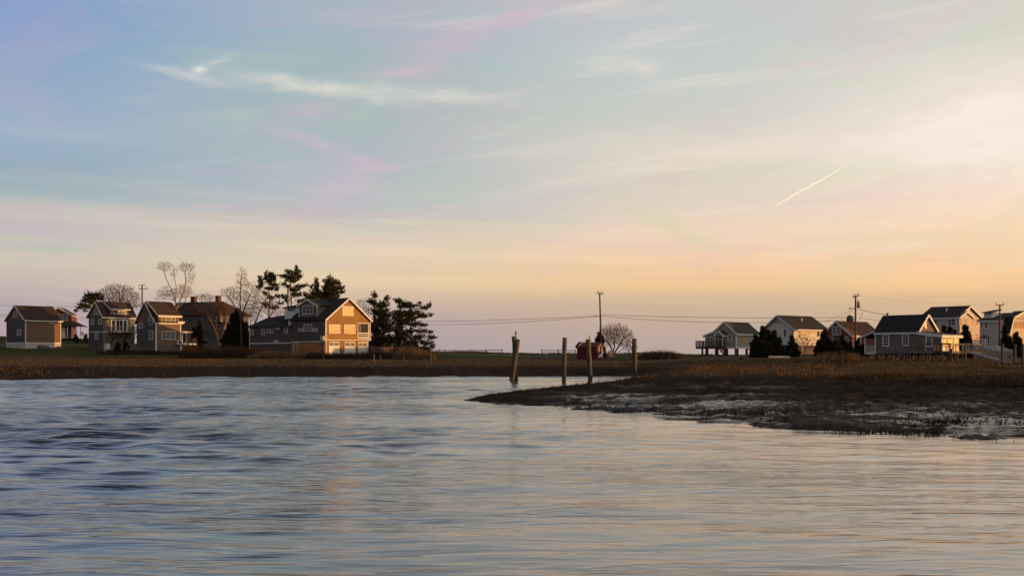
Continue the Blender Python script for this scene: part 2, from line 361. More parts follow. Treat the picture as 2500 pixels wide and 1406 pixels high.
# stations across the view; 15 knots each, (distance, height), aligned by index
def farcol(shore, k7, k8, k9, k10, k11, k12, k13=(400, 5.5), k14=(620, -3)):
    Ds = CH * F / (shore - HY)
    return [(Ds - 42, -1.6), (Ds - 30, -1.5), (Ds - 22, -1.3), (Ds - 14, -1.1), (Ds - 9, -.8), (Ds - 4, -.35), (Ds, 0)] + \
           [(d, zy(p, d)) for d, p in (k7, k8, k9, k10, k11, k12)] + [k13, k14]
sea = dict(k13=(330, .6), k14=(380, -2.5))
ST = [(-2600, farcol(930, (117, 897), (155, 884), (192, 874), (225, 855), (262, 838), (290, 818))),
      (0, farcol(928, (117, 897), (155, 884), (192, 874), (228, 853), (262, 838), (290, 820))),
      (200, farcol(926, (116, 896), (155, 884), (192, 874), (225, 856), (256, 841), (290, 826))),
      (280, farcol(924, (118, 896), (155, 884), (192, 874), (222, 858), (256, 843), (290, 834), (380, 4), (560, -3))),
      (450, farcol(922, (120, 896), (155, 884), (190, 875), (222, 859), (250, 852), (285, 847), (360, 3), (460, -3))),
      (620, farcol(921, (121, 896), (155, 884), (185, 877), (205, 866), (235, 862), (280, 861), (330, 1.5), (400, -3))),
      (900, farcol(921, (121, 896), (155, 884), (185, 877), (200, 866), (235, 863), (270, 862), **sea)),
      (1060, farcol(920, (122, 896), (155, 884), (185, 876), (205, 869), (240, 864), (262, 858), **sea)),
      (1125, [(47, -1.2), (53, -.35), (54.6, -.06), (55.4, -.02), (56.5, -.1), (85, -.9)] + farcol(920, (123, 896), (155, 884), (185, 876), (205, 869), (240, 865), (262, 859), **sea)[6:]),
      (1200, [(46, -1.2), (CH * F / 118, 0), (55, .09), (59.5, .17), (63, -.05), (85, -.9)] + farcol(919.5, (123, 896), (155, 884), (185, 876), (205, 870), (240, 866), (262, 861), **sea)[6:]),
      (1300, [(42, -1.2), (CH * F / 124, 0), (54, .13), (62, .35), (67, -.05), (88, -.8)] + farcol(919, (123, 896), (155, 884), (185, 876), (205, 871), (240, 868), (262, 864), **sea)[6:]),
      (1500, [(36, -1.2), (CH * F / 142, 0), (50, .17), (70, .60), (79, -.05), (95, -.6)] + farcol(918.5, (123, 896), (155, 884), (185, 876), (205, 870), (240, 867), (262, 864), **sea)[6:]),
      (1565, [(34, -1.2), (CH * F / 149, 0), (50, .20), (75, .74), (88, .35), (101, -.15)] + farcol(918.5, (124, 896), (155, 883), (185, 875), (205, 869), (240, 866), (262, 863), **sea)[6:]),
      (1700, [(30, -1.2), (CH * F / 164, 0), (47, .26), (77, .84), (92, 1.0), (105, 1.05), (118, 1.13), (135, 1.32), (160, 1.55), (185, 1.82), (205, 2.12), (235, 2.2), (262, 2.2), (330, .4), (380, -2.5)]),
      (2000, [(27, -1.2), (CH * F / 186, 0), (43, .28), (68, .82), (85, 1.05), (98, 1.13), (112, 1.28), (130, 1.55), (155, 1.9), (180, 2.2), (205, 2.3), (240, 2.3), (280, 2.3), (340, 1), (420, -2.5)]),
      (2500, [(22, -1.2), (CH * F / 214, 0), (38, .30), (59, .80), (78, 1.03), (93, 1.15), (110, 1.32), (127, 1.5), (150, 1.8), (180, 2.1), (205, 2.3), (240, 2.4), (290, 2.4), (360, 2), (460, -2.5)]),
      (5200, [(14, -1.2), (19, 0), (28, .3), (48, .8), (70, 1.03), (90, 1.15), (110, 1.35), (127, 1.5), (150, 1.8), (180, 2.1), (205, 2.3), (240, 2.4), (290, 2.4), (360, 2), (460, -2.5)])]
SPX = np.array([s[0] for s in ST], float); SK = np.array([[list(k) for k in s[1]] for s in ST], float)
def knots(px):
    i = int(np.clip(np.searchsorted(SPX, px) - 1, 0, len(SPX) - 2)); t = np.clip((px - SPX[i]) / (SPX[i + 1] - SPX[i]), 0, 1)
    return SK[i] * (1 - t) + SK[i + 1] * t
def gz(px, D):
    k = knots(px); return float(np.interp(D, k[:, 0], k[:, 1]))
def gzx(X, D): return gz(1250 + F * X / D, D)
pxs = np.unique(np.concatenate([np.arange(-2600, -100, 60), np.arange(-100, 1100, 8), np.arange(1100, 2620, 4.5), np.arange(2620, 5200, 60)]))
Ds = np.concatenate([np.geomspace(14, 26, 20)[:-1], np.geomspace(26, 90, 210)[:-1], np.geomspace(90, 300, 170)[:-1], np.geomspace(300, 640, 25)])
Z = np.zeros((len(pxs), len(Ds))); KI = np.zeros_like(Z)
for i, p in enumerate(pxs):
    k = knots(p); Z[i] = np.interp(Ds, k[:, 0], k[:, 1], left=-1.8); KI[i] = np.interp(Ds, k[:, 0], np.arange(15.0))
PX, DD = np.meshgrid(pxs, Ds, indexing='ij'); XX = (PX - 1250) / F * DD
near = np.clip((PX - 1090) / 120, 0, 1) * (KI < 6)
right = np.clip((PX - 1560) / 140, 0, 1)
mud = np.clip((3.15 - KI) / .5, 0, 1) * near * np.clip((KI - .6) / .4, 0, 1)
# mud: hummocks, rills and small steps
h1 = fbm(XX * .22, DD * .35, 5, 3); h2 = fbm(XX * .9 + h1 * 2, DD * 1.6, 5, 5); h3 = fbm(XX * 3.2, DD * 4.5, 4, 9)
rill = np.abs(fbm(XX * .16 + 4, DD * .30 + h1, 4, 21)) * 2
damp = np.exp(-np.clip(KI - 1, 0, 9) * 0)
Z += mud * (h1 * .32 + h2 * .30 + h3 * .14 - np.clip(.10 - rill, 0, 1) * 1.2)
# keep the waterline and the spit's tip where they are
bankf = np.clip(1 - np.abs(KI - 6.5) / .8, 0, 1) * (1 - right)
Z += bankf * (fbm(XX * .5, DD * .6, 4, 31) * .35 + fbm(XX * 2, DD * 2, 3, 33) * .10)
grass = np.clip((KI - 3) / .4, 0, 1) * np.clip((11 - KI) / 1, 0, 1)
Z += grass * (fbm(XX * .12, DD * .12, 4, 41) * .12 + fbm(XX * .9, DD * .9, 3, 43) * .07) * np.where(PX > 1500, 1, .6)
dune = np.clip((KI - 11.2) / .6, 0, 1) * np.clip((13.2 - KI) / 1, 0, 1)
Z += dune * fbm(XX * .15, DD * .1, 4, 51) * .8 * (PX > 950) * .6
Z += np.where(KI > 13.6, 0, 0)
V = np.stack([XX, DD, Z], -1).reshape(-1, 3); n0, n1 = Z.shape
idx = np.arange(n0 * n1).reshape(n0, n1)
Q = np.stack([idx[:-1, :-1], idx[1:, :-1], idx[1:, 1:], idx[:-1, 1:]], -1).reshape(-1, 4)

m, T, b = new_mat('ground')
att = T.node('ShaderNodeAttribute', attribute_name='zone'); sz_ = T.node('ShaderNodeSeparateColor'); T.l.new(att.outputs['Color'], sz_.inputs[0])
zr_, zg_, zb_ = sz_.outputs
g = T.node('ShaderNodeNewGeometry'); Pw = g.outputs['Position']
na = T.noise(T.mapping(Pw, (.35, 1, 1)), 1.1, 8, .65); nb = T.noise(Pw, 4.5, 6, .7); nc = T.noise(T.mapping(Pw, (.05, .22, 1)), 1.0, 4, .6); nf_ = T.noise(T.mapping(Pw, (1.1, 3.2, 2)), 2.2, 5, .65); nw_ = T.noise(T.mapping(Pw, (.16, .42, 1)), 1.0, 6, .62)
mudc = T.mix(T.mapr(nb.outputs[0], .3, .7), (.008, .007, .007, 1), (.036, .029, .023, 1))
strawc = T.mix(T.mapr(na.outputs[0], .35, .65), (.055, .041, .025, 1), (.165, .115, .064, 1))
strawc = T.mix(T.mapr(nc.outputs[0], .42, .62, 0, .85, True), strawc, (.030, .021, .015, 1))
strawc = T.mix(T.mapr(nb.outputs[0], .35, .7), strawc, (.05, .035, .02, 1))
lawnc = T.mix(T.mapr(na.outputs[0], .35, .65), (.026, .040, .012, 1), (.066, .070, .026, 1))
cc = T.mix(zr_, mudc, strawc); cc = T.mix(zg_, cc, lawnc)
T.l.new(cc, b.inputs['Base Color'])
wet = T.math('MULTIPLY', zb_, T.mapr(T.math('ADD', nw_.outputs[0], T.math('MULTIPLY', T.math('SUBTRACT', nf_.outputs[0], .5), .55)), .47, .55, 0, 1, True))
damp_ = T.math('MAXIMUM', wet, T.math('MULTIPLY', zb_, .24))
T.l.new(T.mapr(damp_, 0, 1, .95, .17), b.inputs['Roughness'])
T.l.new(T.mapr(damp_, 0, 1, .02, .42), b.inputs['Specular IOR Level'])
bump(T, b, T.math('ADD', nb.outputs[0], T.math('ADD', T.math('MULTIPLY', na.outputs[0], 1.5), T.math('MULTIPLY', nf_.outputs[0], .8))), .45, .12)
ground = npmesh('ground', V, Q, m, smooth=True); tag(ground, kind='structure')
ca = ground.data.color_attributes.new('zone', 'FLOAT_COLOR', 'POINT')
jit = fbm(XX * .25, DD * .25, 4, 61) * .9
kR = np.clip((KI + jit * .9 - 3.05) / .35, 0, 1) * right + (1 - right) * np.clip((KI + jit * .5 - 7.0) / .4, 0, 1)
ln = np.clip((KI + jit * .25 - 9.05) / .3, 0, 1) * (PX < 1900) + np.clip((KI + jit * .25 - 9.8) / .3, 0, 1) * (PX >= 1900)
wetz = np.clip((2.45 - KI + h1 * 1.0) / .5, 0, 1) * near * np.clip((KI - .9) / .1, 0, 1) * np.clip((PX - 1280) / 150, 0, 1)
wetz = np.maximum(wetz, np.clip((1.9 - KI + h1) / .4, 0, 1) * near * np.clip((KI - .9) / .1, 0, 1) * np.clip((PX - 1750) / 350, 0, 1))
wetz = np.maximum(wetz, np.clip((1.12 - KI) / .1, 0, 1) * near)
cols = np.stack([kR, ln, wetz, np.ones_like(kR)], -1).reshape(-1, 4).astype(np.float32)
ca.data.foreach_set('color', cols.ravel())

# ------------------------------------------------------------------ water
m, T, b = new_mat('water')
g = T.node('ShaderNodeNewGeometry'); Pw = g.outputs['Position']
sp2 = T.node('ShaderNodeSeparateXYZ'); T.l.new(Pw, sp2.inputs[0])
far = T.mapr(sp2.outputs[1], 15, 110, 0, 1)
w0 = T.noise(T.mapping(Pw, (.14, .34, 1), (0, 0, R(6))), 1.0, 3, .5, .4)      # slow swell patches
w1 = T.noise(T.mapping(Pw, (.42, 1.7, 1), (0, 0, R(-7))), 1.0, 3, .55, .5)   # long smoothed ripples
w2 = T.noise(T.mapping(Pw, (1.7, 6.5, 1), (0, 0, R(9))), 1.0, 4, .6, .6)      # fine streaks
patch = T.noise(T.mapping(Pw, (.030, .085, 1), (0, 0, R(8))), 1.0, 2, .5)
pf = T.mapr(patch.outputs[0], .38, .62, .35, 1.25, True)
w3 = T.noise(T.mapping(Pw, (.75, 2.3, 1), (0, 0, R(27))), 1.0, 3, .55, .3)
def ridge(n, p): return T.math('POWER', T.math('SUBTRACT', 1.0, T.math('MULTIPLY', T.math('ABSOLUTE', T.math('SUBTRACT', n.outputs[0], .5)), 3.2), clamp=True), p)
sharp = T.math('MULTIPLY', ridge(w1, 2.0), .075)
hh = T.math('ADD', T.math('ADD', T.math('MULTIPLY', w3.outputs[0], .11), sharp), T.math('ADD', T.math('ADD', T.math('MULTIPLY', w0.outputs[0], .25), T.math('MULTIPLY', w1.outputs[0], .10)), T.math('MULTIPLY', w2.outputs[0], .030)))
bn = T.node('ShaderNodeBump'); bn.inputs['Distance'].default_value = 1.0
T.l.new(T.math('MULTIPLY', T.math('MULTIPLY', pf, .40), T.mapr(T.math('ADD', sp2.outputs[0], T.math('MULTIPLY', sp2.outputs[1], -.12)), -22, 6, 1.25, .36, True)), bn.inputs['Strength']); T.l.new(hh, bn.inputs['Height']); T.l.new(bn.outputs[0], b.inputs['Normal'])
b.inputs['Base Color'].default_value = (.010, .013, .018, 1); b.inputs['IOR'].default_value = 2.35
b.inputs['Roughness'].default_value = .11; b.inputs['Specular IOR Level'].default_value = .5
# real low waves where the river is seen, a flat sheet 14 cm lower carries on to the horizon
wpx = np.arange(-1400, 3900, 14.0); wD = np.geomspace(7.5, 124, 760); PXw, Dw = np.meshgrid(wpx, wD, indexing='ij'); Xw = (PXw - 1250) / F * Dw; Zw = np.zeros_like(Xw)
st_ = Dw * math.log(124 / 7.5) / 760; wr = np.random.RandomState(5)
for k in range(72):
    lam = .45 * (3.6 / .45) ** wr.rand(); th = wr.normal() * .58 + .06; kx, ky = math.sin(th) * 2 * math.pi / lam, math.cos(th) * 2 * math.pi / lam
    amp = lam * .0021 * np.clip((lam / st_ - 2.5) / 2.5, 0, 1) * (.45 + 1.1 * vnoise(Xw * .03 + k, Dw * .06 + k * 3, 100 + k))
    Zw += amp * np.sin(kx * Xw + ky * Dw + wr.rand() * 6.283 + 2.5 * fbm(Xw * .05, Dw * .09, 2, 200 + k))
tw_ = np.clip((6 - (Xw - Dw * .12)) / 28, 0, 1); Zw *= (.30 + 1.27 * tw_ * tw_ * (3 - 2 * tw_)) * (.55 + .9 * vnoise(Xw * .035, Dw * .11, 301))
iw = np.arange(Zw.size).reshape(Zw.shape); Qw = np.stack([iw[:-1, :-1], iw[1:, :-1], iw[1:, 1:], iw[:-1, 1:]], -1).reshape(-1, 4); nw = Zw.size
Vw = np.concatenate([np.stack([Xw, Dw, Zw], -1).reshape(-1, 3), [[-9000, -60, -.14], [9000, -60, -.14], [9000, 14000, -.14], [-9000, 14000, -.14]]])
water = npmesh('water', Vw, np.concatenate([Qw, [[nw, nw + 1, nw + 2, nw + 3]]]), m, smooth=True); tag(water, kind='structure')

# river bed so the water is no bottomless sheet
bb = MB(); bb.face([(-9000, -60, -2.6), (9000, -60, -2.6), (9000, 14000, -2.6), (-9000, 14000, -2.6)])
tag(bb.build('river_bed', M['shadow']), kind='structure')

# ------------------------------------------------------------------ grass
def blades(name, pts, hgt, wid, mat, lean=.25, label=None, cat='grass', parent=None, bend=None):
    """pts (n,3): one thin triangle each"""
    pts = np.asarray(pts, float); n = len(pts)
    a = nr.rand(n) * math.pi; dx = np.cos(a) * wid / 2; dy = np.sin(a) * wid / 2
    v = np.zeros((n, 3, 3)); v[:, 0] = pts - np.stack([dx, dy, np.zeros(n)], -1); v[:, 1] = pts + np.stack([dx, dy, np.zeros(n)], -1)
    tl = (nr.rand(n, 2) - .5) * 2 * lean
    if bend is not None: tl += np.array(bend)
    v[:, 2] = pts + np.stack([tl[:, 0] * hgt, tl[:, 1] * hgt, hgt], -1)
    o = npmesh(name, v.reshape(-1, 3), np.arange(n * 3).reshape(-1, 3), mat, parent)
    if label: tag(o, label, cat, kind='stuff')
    return o
def scatter(n, pr, dr, cond=None, clump=0.0, cs=.35):
    """uniform on the ground inside pixel range pr and distance range dr"""
    out = []
    while len(out) < n:
        k = n * 2
        D = np.sqrt(nr.uniform(dr[0] ** 2, dr[1] ** 2, k)); px = nr.uniform(pr[0], pr[1], k); X = (px - 1250) / F * D
        ok = np.ones(k, bool)
        if clump: ok &= (fbm(X * cs, D * cs, 3, 77) + nr.rand(k) * .5 - .25) > (clump - .5) * .6
        for i in np.nonzero(ok)[0]:
            z = gz(px[i], D[i])
            if cond is None or cond(px[i], D[i], z): out.append((X[i], D[i], z - .03))
            if len(out) >= n: break
    return np.array(out)
def kidx(px, D):
    k = knots(px); return float(np.interp(D, k[:, 0], np.arange(15.0)))
def c_right(px, D, z):
    k = kidx(px, D) + (rnd.random() - .5) * .5
    return (k > 3.1 and px > 1500 + (D - 75) * -1 and z > .35 and not (D > 108 and 2085 < px < 2400 and rnd.random() < .85))
for nm, cnt, dr, hh_, ww in (('marsh_grass', 30000, (60, 95), .22, .035), ('marsh_grass', 30000, (90, 140), .22, .06)):
    pts = scatter(cnt, (1480, 2750), dr, c_right, .75, .5)
    h = hh_ * nr.uniform(.4, 1.3, len(pts)) * (1 + 2.4 * fbm(pts[:, 0] * .12, pts[:, 1] * .35, 3, 5))
    blades(nm, pts, h, ww, M['straw'], .3, ('straw coloured marsh grass along the near edge of the right bank' if dr[0] < 80 else 'brown marsh grass in front of the stilted cottage'))
pts = scatter(9000, (1550, 2600), (52, 70), lambda px, D, z: z > .3 and kidx(px, D) > 2.75 and rnd.random() < .8, .5)
blades('marsh_grass', pts, .3 * nr.uniform(.4, 1.2, len(pts)), .03, M['straw_dark'], .5, 'sparse dark grass where the right bank turns to mud')
pts = scatter(1700, (1290, 2560), (29, 60), lambda px, D, z: -.05 < z < .4 and 1.0 < kidx(px, D) < 2.4, .72, .45)
blades('stubble', pts, .16 * nr.uniform(.4, 1.3, len(pts)), .03, M['mudgrass'], .5, 'black grass stubble on the wet mud at the water')
cpts = []
for q in range(15):
    px = rnd.uniform(1420, 2540); k = knots(px); D0 = k[1, 0] + rnd.uniform(.3, 5.5) + (rnd.uniform(0, 1) if px < 2000 else 0); X0 = (px - 1250) / F * D0
    for _ in range(rnd.randint(40, 190)):
        x_, y_ = X0 + rnd.gauss(0, .55), D0 + rnd.gauss(0, .22); cpts.append((x_, y_, max(gzx(x_, y_), -.02) - .03))
cpts = np.array(cpts); blades('stubble', cpts, .17 * nr.uniform(.25, 1.3, len(cpts)), .035, M['mudgrass'], .55, 'ragged black weed clumps along the waterline of the mud bank')
pts = scatter(3000, (236, 446), (206, 214), None, .5, .4)
blades('scrub', pts, .75 * nr.uniform(.3, 1.1, len(pts)) * (1 + 1.2 * fbm(pts[:, 0] * .3, pts[:, 1] * .3, 3, 15)), .08, M['straw_dark'], .5, 'low brown scrub on the slope below the second and third houses')
pts = scatter(2600, (1150, 1620), (55, 76), lambda px, D, z: 2.6 < kidx(px, D) < 3.4, .4, .8)
blades('stubble', pts, .13 * nr.uniform(.4, 1.6, len(pts)), .03, M['mudgrass'], .5, 'short dark stubble along the crest of the mud spit')
pts = scatter(24000, (-300, 1720), (112, 192), lambda px, D, z: 7.0 + (rnd.random() - .5) * .3 < kidx(px, D) < 9.2, .3, .2)
blades('marsh_grass', pts, .13 * nr.uniform(.4, 1.3, len(pts)), .09, M['straw'], .4, 'tan marsh grass on the flat across the river')
pts = scatter(9000, (-300, 1640), (100, 124), lambda px, D, z: 6.1 < kidx(px, D) < 7.1, .4, .3)
blades('marsh_grass', pts, .20 * nr.uniform(.3, 1.5, len(pts)), .06, M['straw_dark'], .5, 'dark trampled grass on the far river bank')
pts = scatter(900, (-60, 260), (99, 116), lambda px, D, z: 6.05 < kidx(px, D) < 7.0 and rnd.random() < np.clip((260 - px) / 200, 0, 1), .5, .3)
blades('marsh_grass', pts, .22 * nr.uniform(.4, 1.4, len(pts)), .06, M['straw'], .5, 'orange brown grass on the bank at the left edge')
def reeds(pr, dr, n, h, mat, label, cond=None, plume=True):
    pts = scatter(n, pr, dr, cond, .25, .5)
    ppx = 1250 + F * pts[:, 0] / pts[:, 1]; ed = np.minimum(ppx - pr[0], pr[1] - ppx) / 22.0 + fbm(pts[:, 0] * .6, pts[:, 1] * .1, 3, 8) * 1.4
    hh = h * nr.uniform(.5, 1.1, len(pts)) * np.clip(.25 + ed, .2, 1) * (1 + .9 * fbm(pts[:, 0] * .35, pts[:, 1] * .3, 3, 12)); o = blades('reed_bed', pts, hh, .07, mat, .10, label, 'reeds')
    return o
reeds((436, 640), (190, 203), 5200, 1.9, M['straw_dark'], 'tall dry reeds in front of the old dark house')
reeds((600, 742), (188, 197), 3000, 1.2, M['reed'], 'brown reeds below the long low wing of the garage house')
reeds((745, 962), (186, 194), 5200, 1.0, M['straw_dark'], 'low brown reeds in front of the white garage doors')
reeds((958, 1062), (178, 190), 3800, 2.0, M['reed'], 'tan reed bed beneath the spreading pine')
reeds((1556, 1662), (170, 185), 3200, 1.3, M['straw_dark'], 'green brown reeds right of the bare round tree')
reeds((1975, 2112), (112, 124), 2800, 1.0, M['straw'], 'tall straw reeds left of the stilted cottage')

pts = scatter(5200, (1030, 1740), (252, 263), None, .5, .25)
blades('scrub', pts, .42 * nr.uniform(.3, 1.2, len(pts)) * (1 + 1.8 * fbm(pts[:, 0] * .12, pts[:, 1] * .2, 3, 18)), .12, M['straw_dark'], .5, 'low dune scrub along the central skyline')

# ------------------------------------------------------------------ houses
class House:
    """near corner at (cpx, D); local +x runs right and away along the right wall, local +y runs left and away along the left wall"""
    def __init__(s, name, cpx, D, deg, ybase, label, cat='house'):
        s.t = R(deg); s.C = Vector(((cpx - 1250) / F * D, D)); s.U = Vector((math.cos(s.t), math.sin(s.t))); s.V = Vector((-math.sin(s.t), math.cos(s.t)))
        s.D = D; s.z0 = zy(ybase, D); s.root = empty(name, (s.C.x, s.C.y, s.z0), s.t); tag(s.root, label, cat); s.ybase = ybase
    def hit(s, px, py, pl='R', off=0.0):
        """pixel -> (along, z) on the plane y=off ('R') or x=off ('L'); z local"""
        k = (px - 1250) / F
        if pl == 'R': o = s.C + s.V * off; d = s.U
        else: o = s.C + s.U * off; d = s.V
        t = (k * o.y - o.x) / (d.x - k * d.y); Y = o.y + t * d.y
        return t, zy(py, Y) - s.z0
    def z(s, py, x=0.0, y=0.0): return zy(py, s.C.y + s.U.y * x + s.V.y * y) - s.z0
    def part(s, name, mb, mat, parent=None): return mb.build(name, mat, parent or s.root)
def profile_block(H, axis, prof, a0, a1, zb, wall, roof, over=.35, th=.16, trim='trim', name='wall', rname='roof', roof_name=True, ends=(True, True), eave=True, rake=True):
    """prof: (s, z) points from the low to the high side, ridge inside; extruded a0..a1 along axis"""
    f = (lambda a, q, zz: (a, q, zz)) if axis == 'x' else (lambda a, q, zz: (q, a, zz))
    b = MB(); pts = [(prof[0][0], zb)] + list(prof) + [(prof[-1][0], zb)]
    A = [f(a0, q, zz) for q, zz in pts]; B = [f(a1, q, zz) for q, zz in pts]
    b.hexa(A, B); w = H.part(name, b, M[wall])
    rb = MB(); tbs = [MB(), MB()]; n = len(prof)
    for i in range(n - 1):
        (s0, z0_), (s1, z1_) = prof[i], prof[i + 1]
        d = Vector((s1 - s0, z1_ - z0_)); L = d.length; d /= L
        e0 = over if i == 0 else 0; e1 = over if i == n - 2 else 0
        nn = Vector((-d.y, d.x)); nn = nn if nn.y > 0 else -nn
        p0 = Vector((s0, z0_)) - d * e0 + nn * .02; p1 = Vector((s1, z1_)) + d * e1 + nn * .02
        q0 = p0 + nn * th; q1 = p1 + nn * th
        rb.hexa([f(a0 - over, *p0), f(a0 - over, *p1), f(a0 - over, *q1), f(a0 - over, *q0)], [f(a1 + over, *p0), f(a1 + over, *p1), f(a1 + over, *q1), f(a1 + over, *q0)])
        if rake:
            for e_i, (a, sg, on) in enumerate(((a0 - over, -1, ends[0]), (a1 + over, 1, ends[1]))):
                if not on: continue
                u0 = p0 - nn * .14; u1 = p1 - nn * .14; v0 = q0 - nn * .03; v1 = q1 - nn * .03
                tbs[e_i].hexa([f(a, *u0), f(a, *u1), f(a, *v1), f(a, *v0)], [f(a + sg * .05, *u0), f(a + sg * .05, *u1), f(a + sg * .05, *v1), f(a + sg * .05, *v0)])
        if eave and (i == 0 or i == n - 2):
            pe = p0 if i == 0 else p1; sg = -1 if i == 0 else 1; lo = pe; aa, bb_ = a0 - over, a1 + over; tb = MB()
            tb.hexa([f(aa, lo.x, lo.y - .16), f(aa, lo.x + sg * .05, lo.y - .16), f(aa, lo.x + sg * .05, lo.y + .1), f(aa, lo.x, lo.y + .1)],
                    [f(bb_, lo.x, lo.y - .16), f(bb_, lo.x + sg * .05, lo.y - .16), f(bb_, lo.x + sg * .05, lo.y + .1), f(bb_, lo.x, lo.y + .1)])
            if trim: H.part('fascia', tb, M[trim])
    r = H.part(rname, rb, M[roof])
    for tb in tbs:
        if tb.v and trim: H.part('rake_board', tb, M[trim])
    return w, r
def gable(H, axis, s0, s1, ze0, zr, ze1, a0, a1, zb, wall, roof, sr=None, **k):
    sr = (s0 + s1) / 2 if sr is None else sr
    return profile_block(H, axis, [(s0, ze0), (sr, zr), (s1, ze1)], a0, a1, zb, wall, roof, **k)
def window(H, pl, x0, y0, x1, y1, cols=1, mun=(1, 1), glass='glass', off=0.0, fr=.11, trim='trim', out=.05, name='window', pxl=True, parent=None):
    """frame (with muntins) on the wall plane, pane a child of it"""
    if pxl:
        a, zt = H.hit(x0, y0, pl, off); c, zb = H.hit(x1, y1, pl, off); _, zb2 = H.hit(x0, y1, pl, off)
        if a > c: a, c = c, a
    else: a, zt, c, zb = x0, y0, x1, y1
    b = MB()
    def bx(p0, p1, z0, z1, d0, d1):
        if pl == 'R': b.box(p0, p1, off - d1, off - d0, z0, z1)
        else: b.box(off - d1, off - d0, p0, p1, z0, z1)
    fr = min(fr, (c - a) * .22)
    bx(a, c, zt - fr, zt, 0, out); bx(a - .04, c + .04, zb, zb + fr, 0, out + .04)
    bx(a, a + fr, zb + fr, zt - fr, 0, out); bx(c - fr, c, zb + fr, zt - fr, 0, out)
    wid = (c - a - fr) / cols
    for k in range(1, cols): p = a + fr / 2 + k * wid; bx(p - fr * .45, p + fr * .45, zb + fr, zt - fr, 0, out - .002)
    if mun[0] * mun[1] > 1 or mun[1] > 1:
        for k in range(cols):
            l, r_ = a + fr / 2 + k * wid, a + fr / 2 + (k + 1) * wid
            for j in range(1, mun[0]): p = l + (r_ - l) * j / mun[0]; bx(p - .015, p + .015, zb + fr, zt - fr, .02, .034)
            for j in range(1, mun[1]): q = zb + fr + (zt - zb - 2 * fr) * j / mun[1]; bx(l, r_, q - .02, q + .02, .02, .036)
    w = H.part(name, b, M[trim], parent)
    pb = MB(); b = pb; bx(a + fr * .6, c - fr * .6, zb + fr * .6, zt - fr * .6, .004, .022)
    H.part('pane', pb, M[glass], w)
    return w
def cornerb(H, pts, z0, z1, mat='trim', name='corner_board', w=.14):
    for x, y in pts: H.part(name, MB().box(x - w / 2 if x else -.03, x + w / 2 if x else w, y - w / 2 if y else -.03, y + w / 2 if y else w, z0, z1), M[mat])
def pbox(H, name, x0, x1, y0, y1, z0, z1, mat, parent=None):
    return H.part(name, MB().box(x0, x1, y0, y1, z0, z1), M[mat], parent)
def railing(b, pts, h, step=.9, w=.06, rails=(1.0, .12), bal=0):
    """posts and rails along a polyline of local points (floor level)"""
    for k in range(len(pts) - 1):
        p, q = Vector(pts[k]), Vector(pts[k + 1]); n = max(1, int(round((q - p).length / step)))
        for j in range(n + 1):
            a = p.lerp(q, j / n); b.box(a.x - w / 2, a.x + w / 2, a.y - w / 2, a.y + w / 2, a.z, a.z + h)
        for r_ in rails: b.bar(p + Vector((0, 0, h * r_)), q + Vector((0, 0, h * r_)), w * .9, w * .7)
        if bal:
            m_ = int((q - p).length / bal)
            for j in range(m_):
                a = p.lerp(q, (j + .5) / m_); b.box(a.x - .015, a.x + .015, a.y - .015, a.y + .015, a.z + h * .1, a.z + h * .98)
    return b

# --- shingled barn cottage, far left
H = House('cottage', 62, 233, 52, 851, 'grey shingled cottage with blank warm side wall and white foundation, leftmost house')
Lw, _ = H.hit(16, 840, 'L'); Rw, _ = H.hit(148, 840, 'R'); zb = H.z(837); ze = H.z(780); vr, zr = H.hit(37, 747, 'L')
pbox(H, 'foundation', -.04, Rw + .04, -.04, Lw + .04, -1.2, zb, 'found')
gable(H, 'x', 0, Lw, ze, zr, ze, 0, Rw, zb, 'shingle_brown', 'roof_brown', sr=Lw / 2)
# darker shingle sheet puts this gable end's shade into the colour
pbox(H, 'gable_end_shade', -.03, -.004, .1, Lw - .1, zb, ze, 'shingle_dark')
b = MB(); b.box(-.08, Rw + .08, -.08, -.02, zb - .1, zb + .12); b.box(-.08, -.02, -.02, Lw + .08, zb - .1, zb + .12); H.part('belt_board', b, M['trim'])
cornerb(H, [(0, 0), (Rw, 0), (0, Lw)], zb, ze)
window(H, 'L', 33.5, 760, 42.5, 773.5, 1, (1, 2)); window(H, 'L', 41.5, 804, 51.5, 817.5, 1, (1, 2), off=-.03); window(H, 'R', 121, 782, 132, 790.5, 2)
b = MB(); x0, _ = H.hit(91, 845); x1, _ = H.hit(114, 845); b.hexa([(x0, -1.3, -1.), (x1, -1.3, -1.), (x1, -.05, -1.), (x0, -.05, -1.)], [(x0, -1.3, .25), (x1, -1.3, .25), (x1, -.05, .72), (x0, -.05, .72)]); H.part('bulkhead', b, M['found_dark'])
b = MB()
for k in range(5): b.tube([(Rw - 1.0 + .2 * k, -.8, .2 + .12 * (k % 3)), (Rw - 1.0 + .2 * k, -.2, .2 + .12 * (k % 3))], .12, 6)
wp = b.build('woodpile', M['bark'], None); wp.location = H.root.location; wp.rotation_euler = H.root.rotation_euler
tag(wp, 'low pile of logs at the right corner of the leftmost cottage', 'firewood')

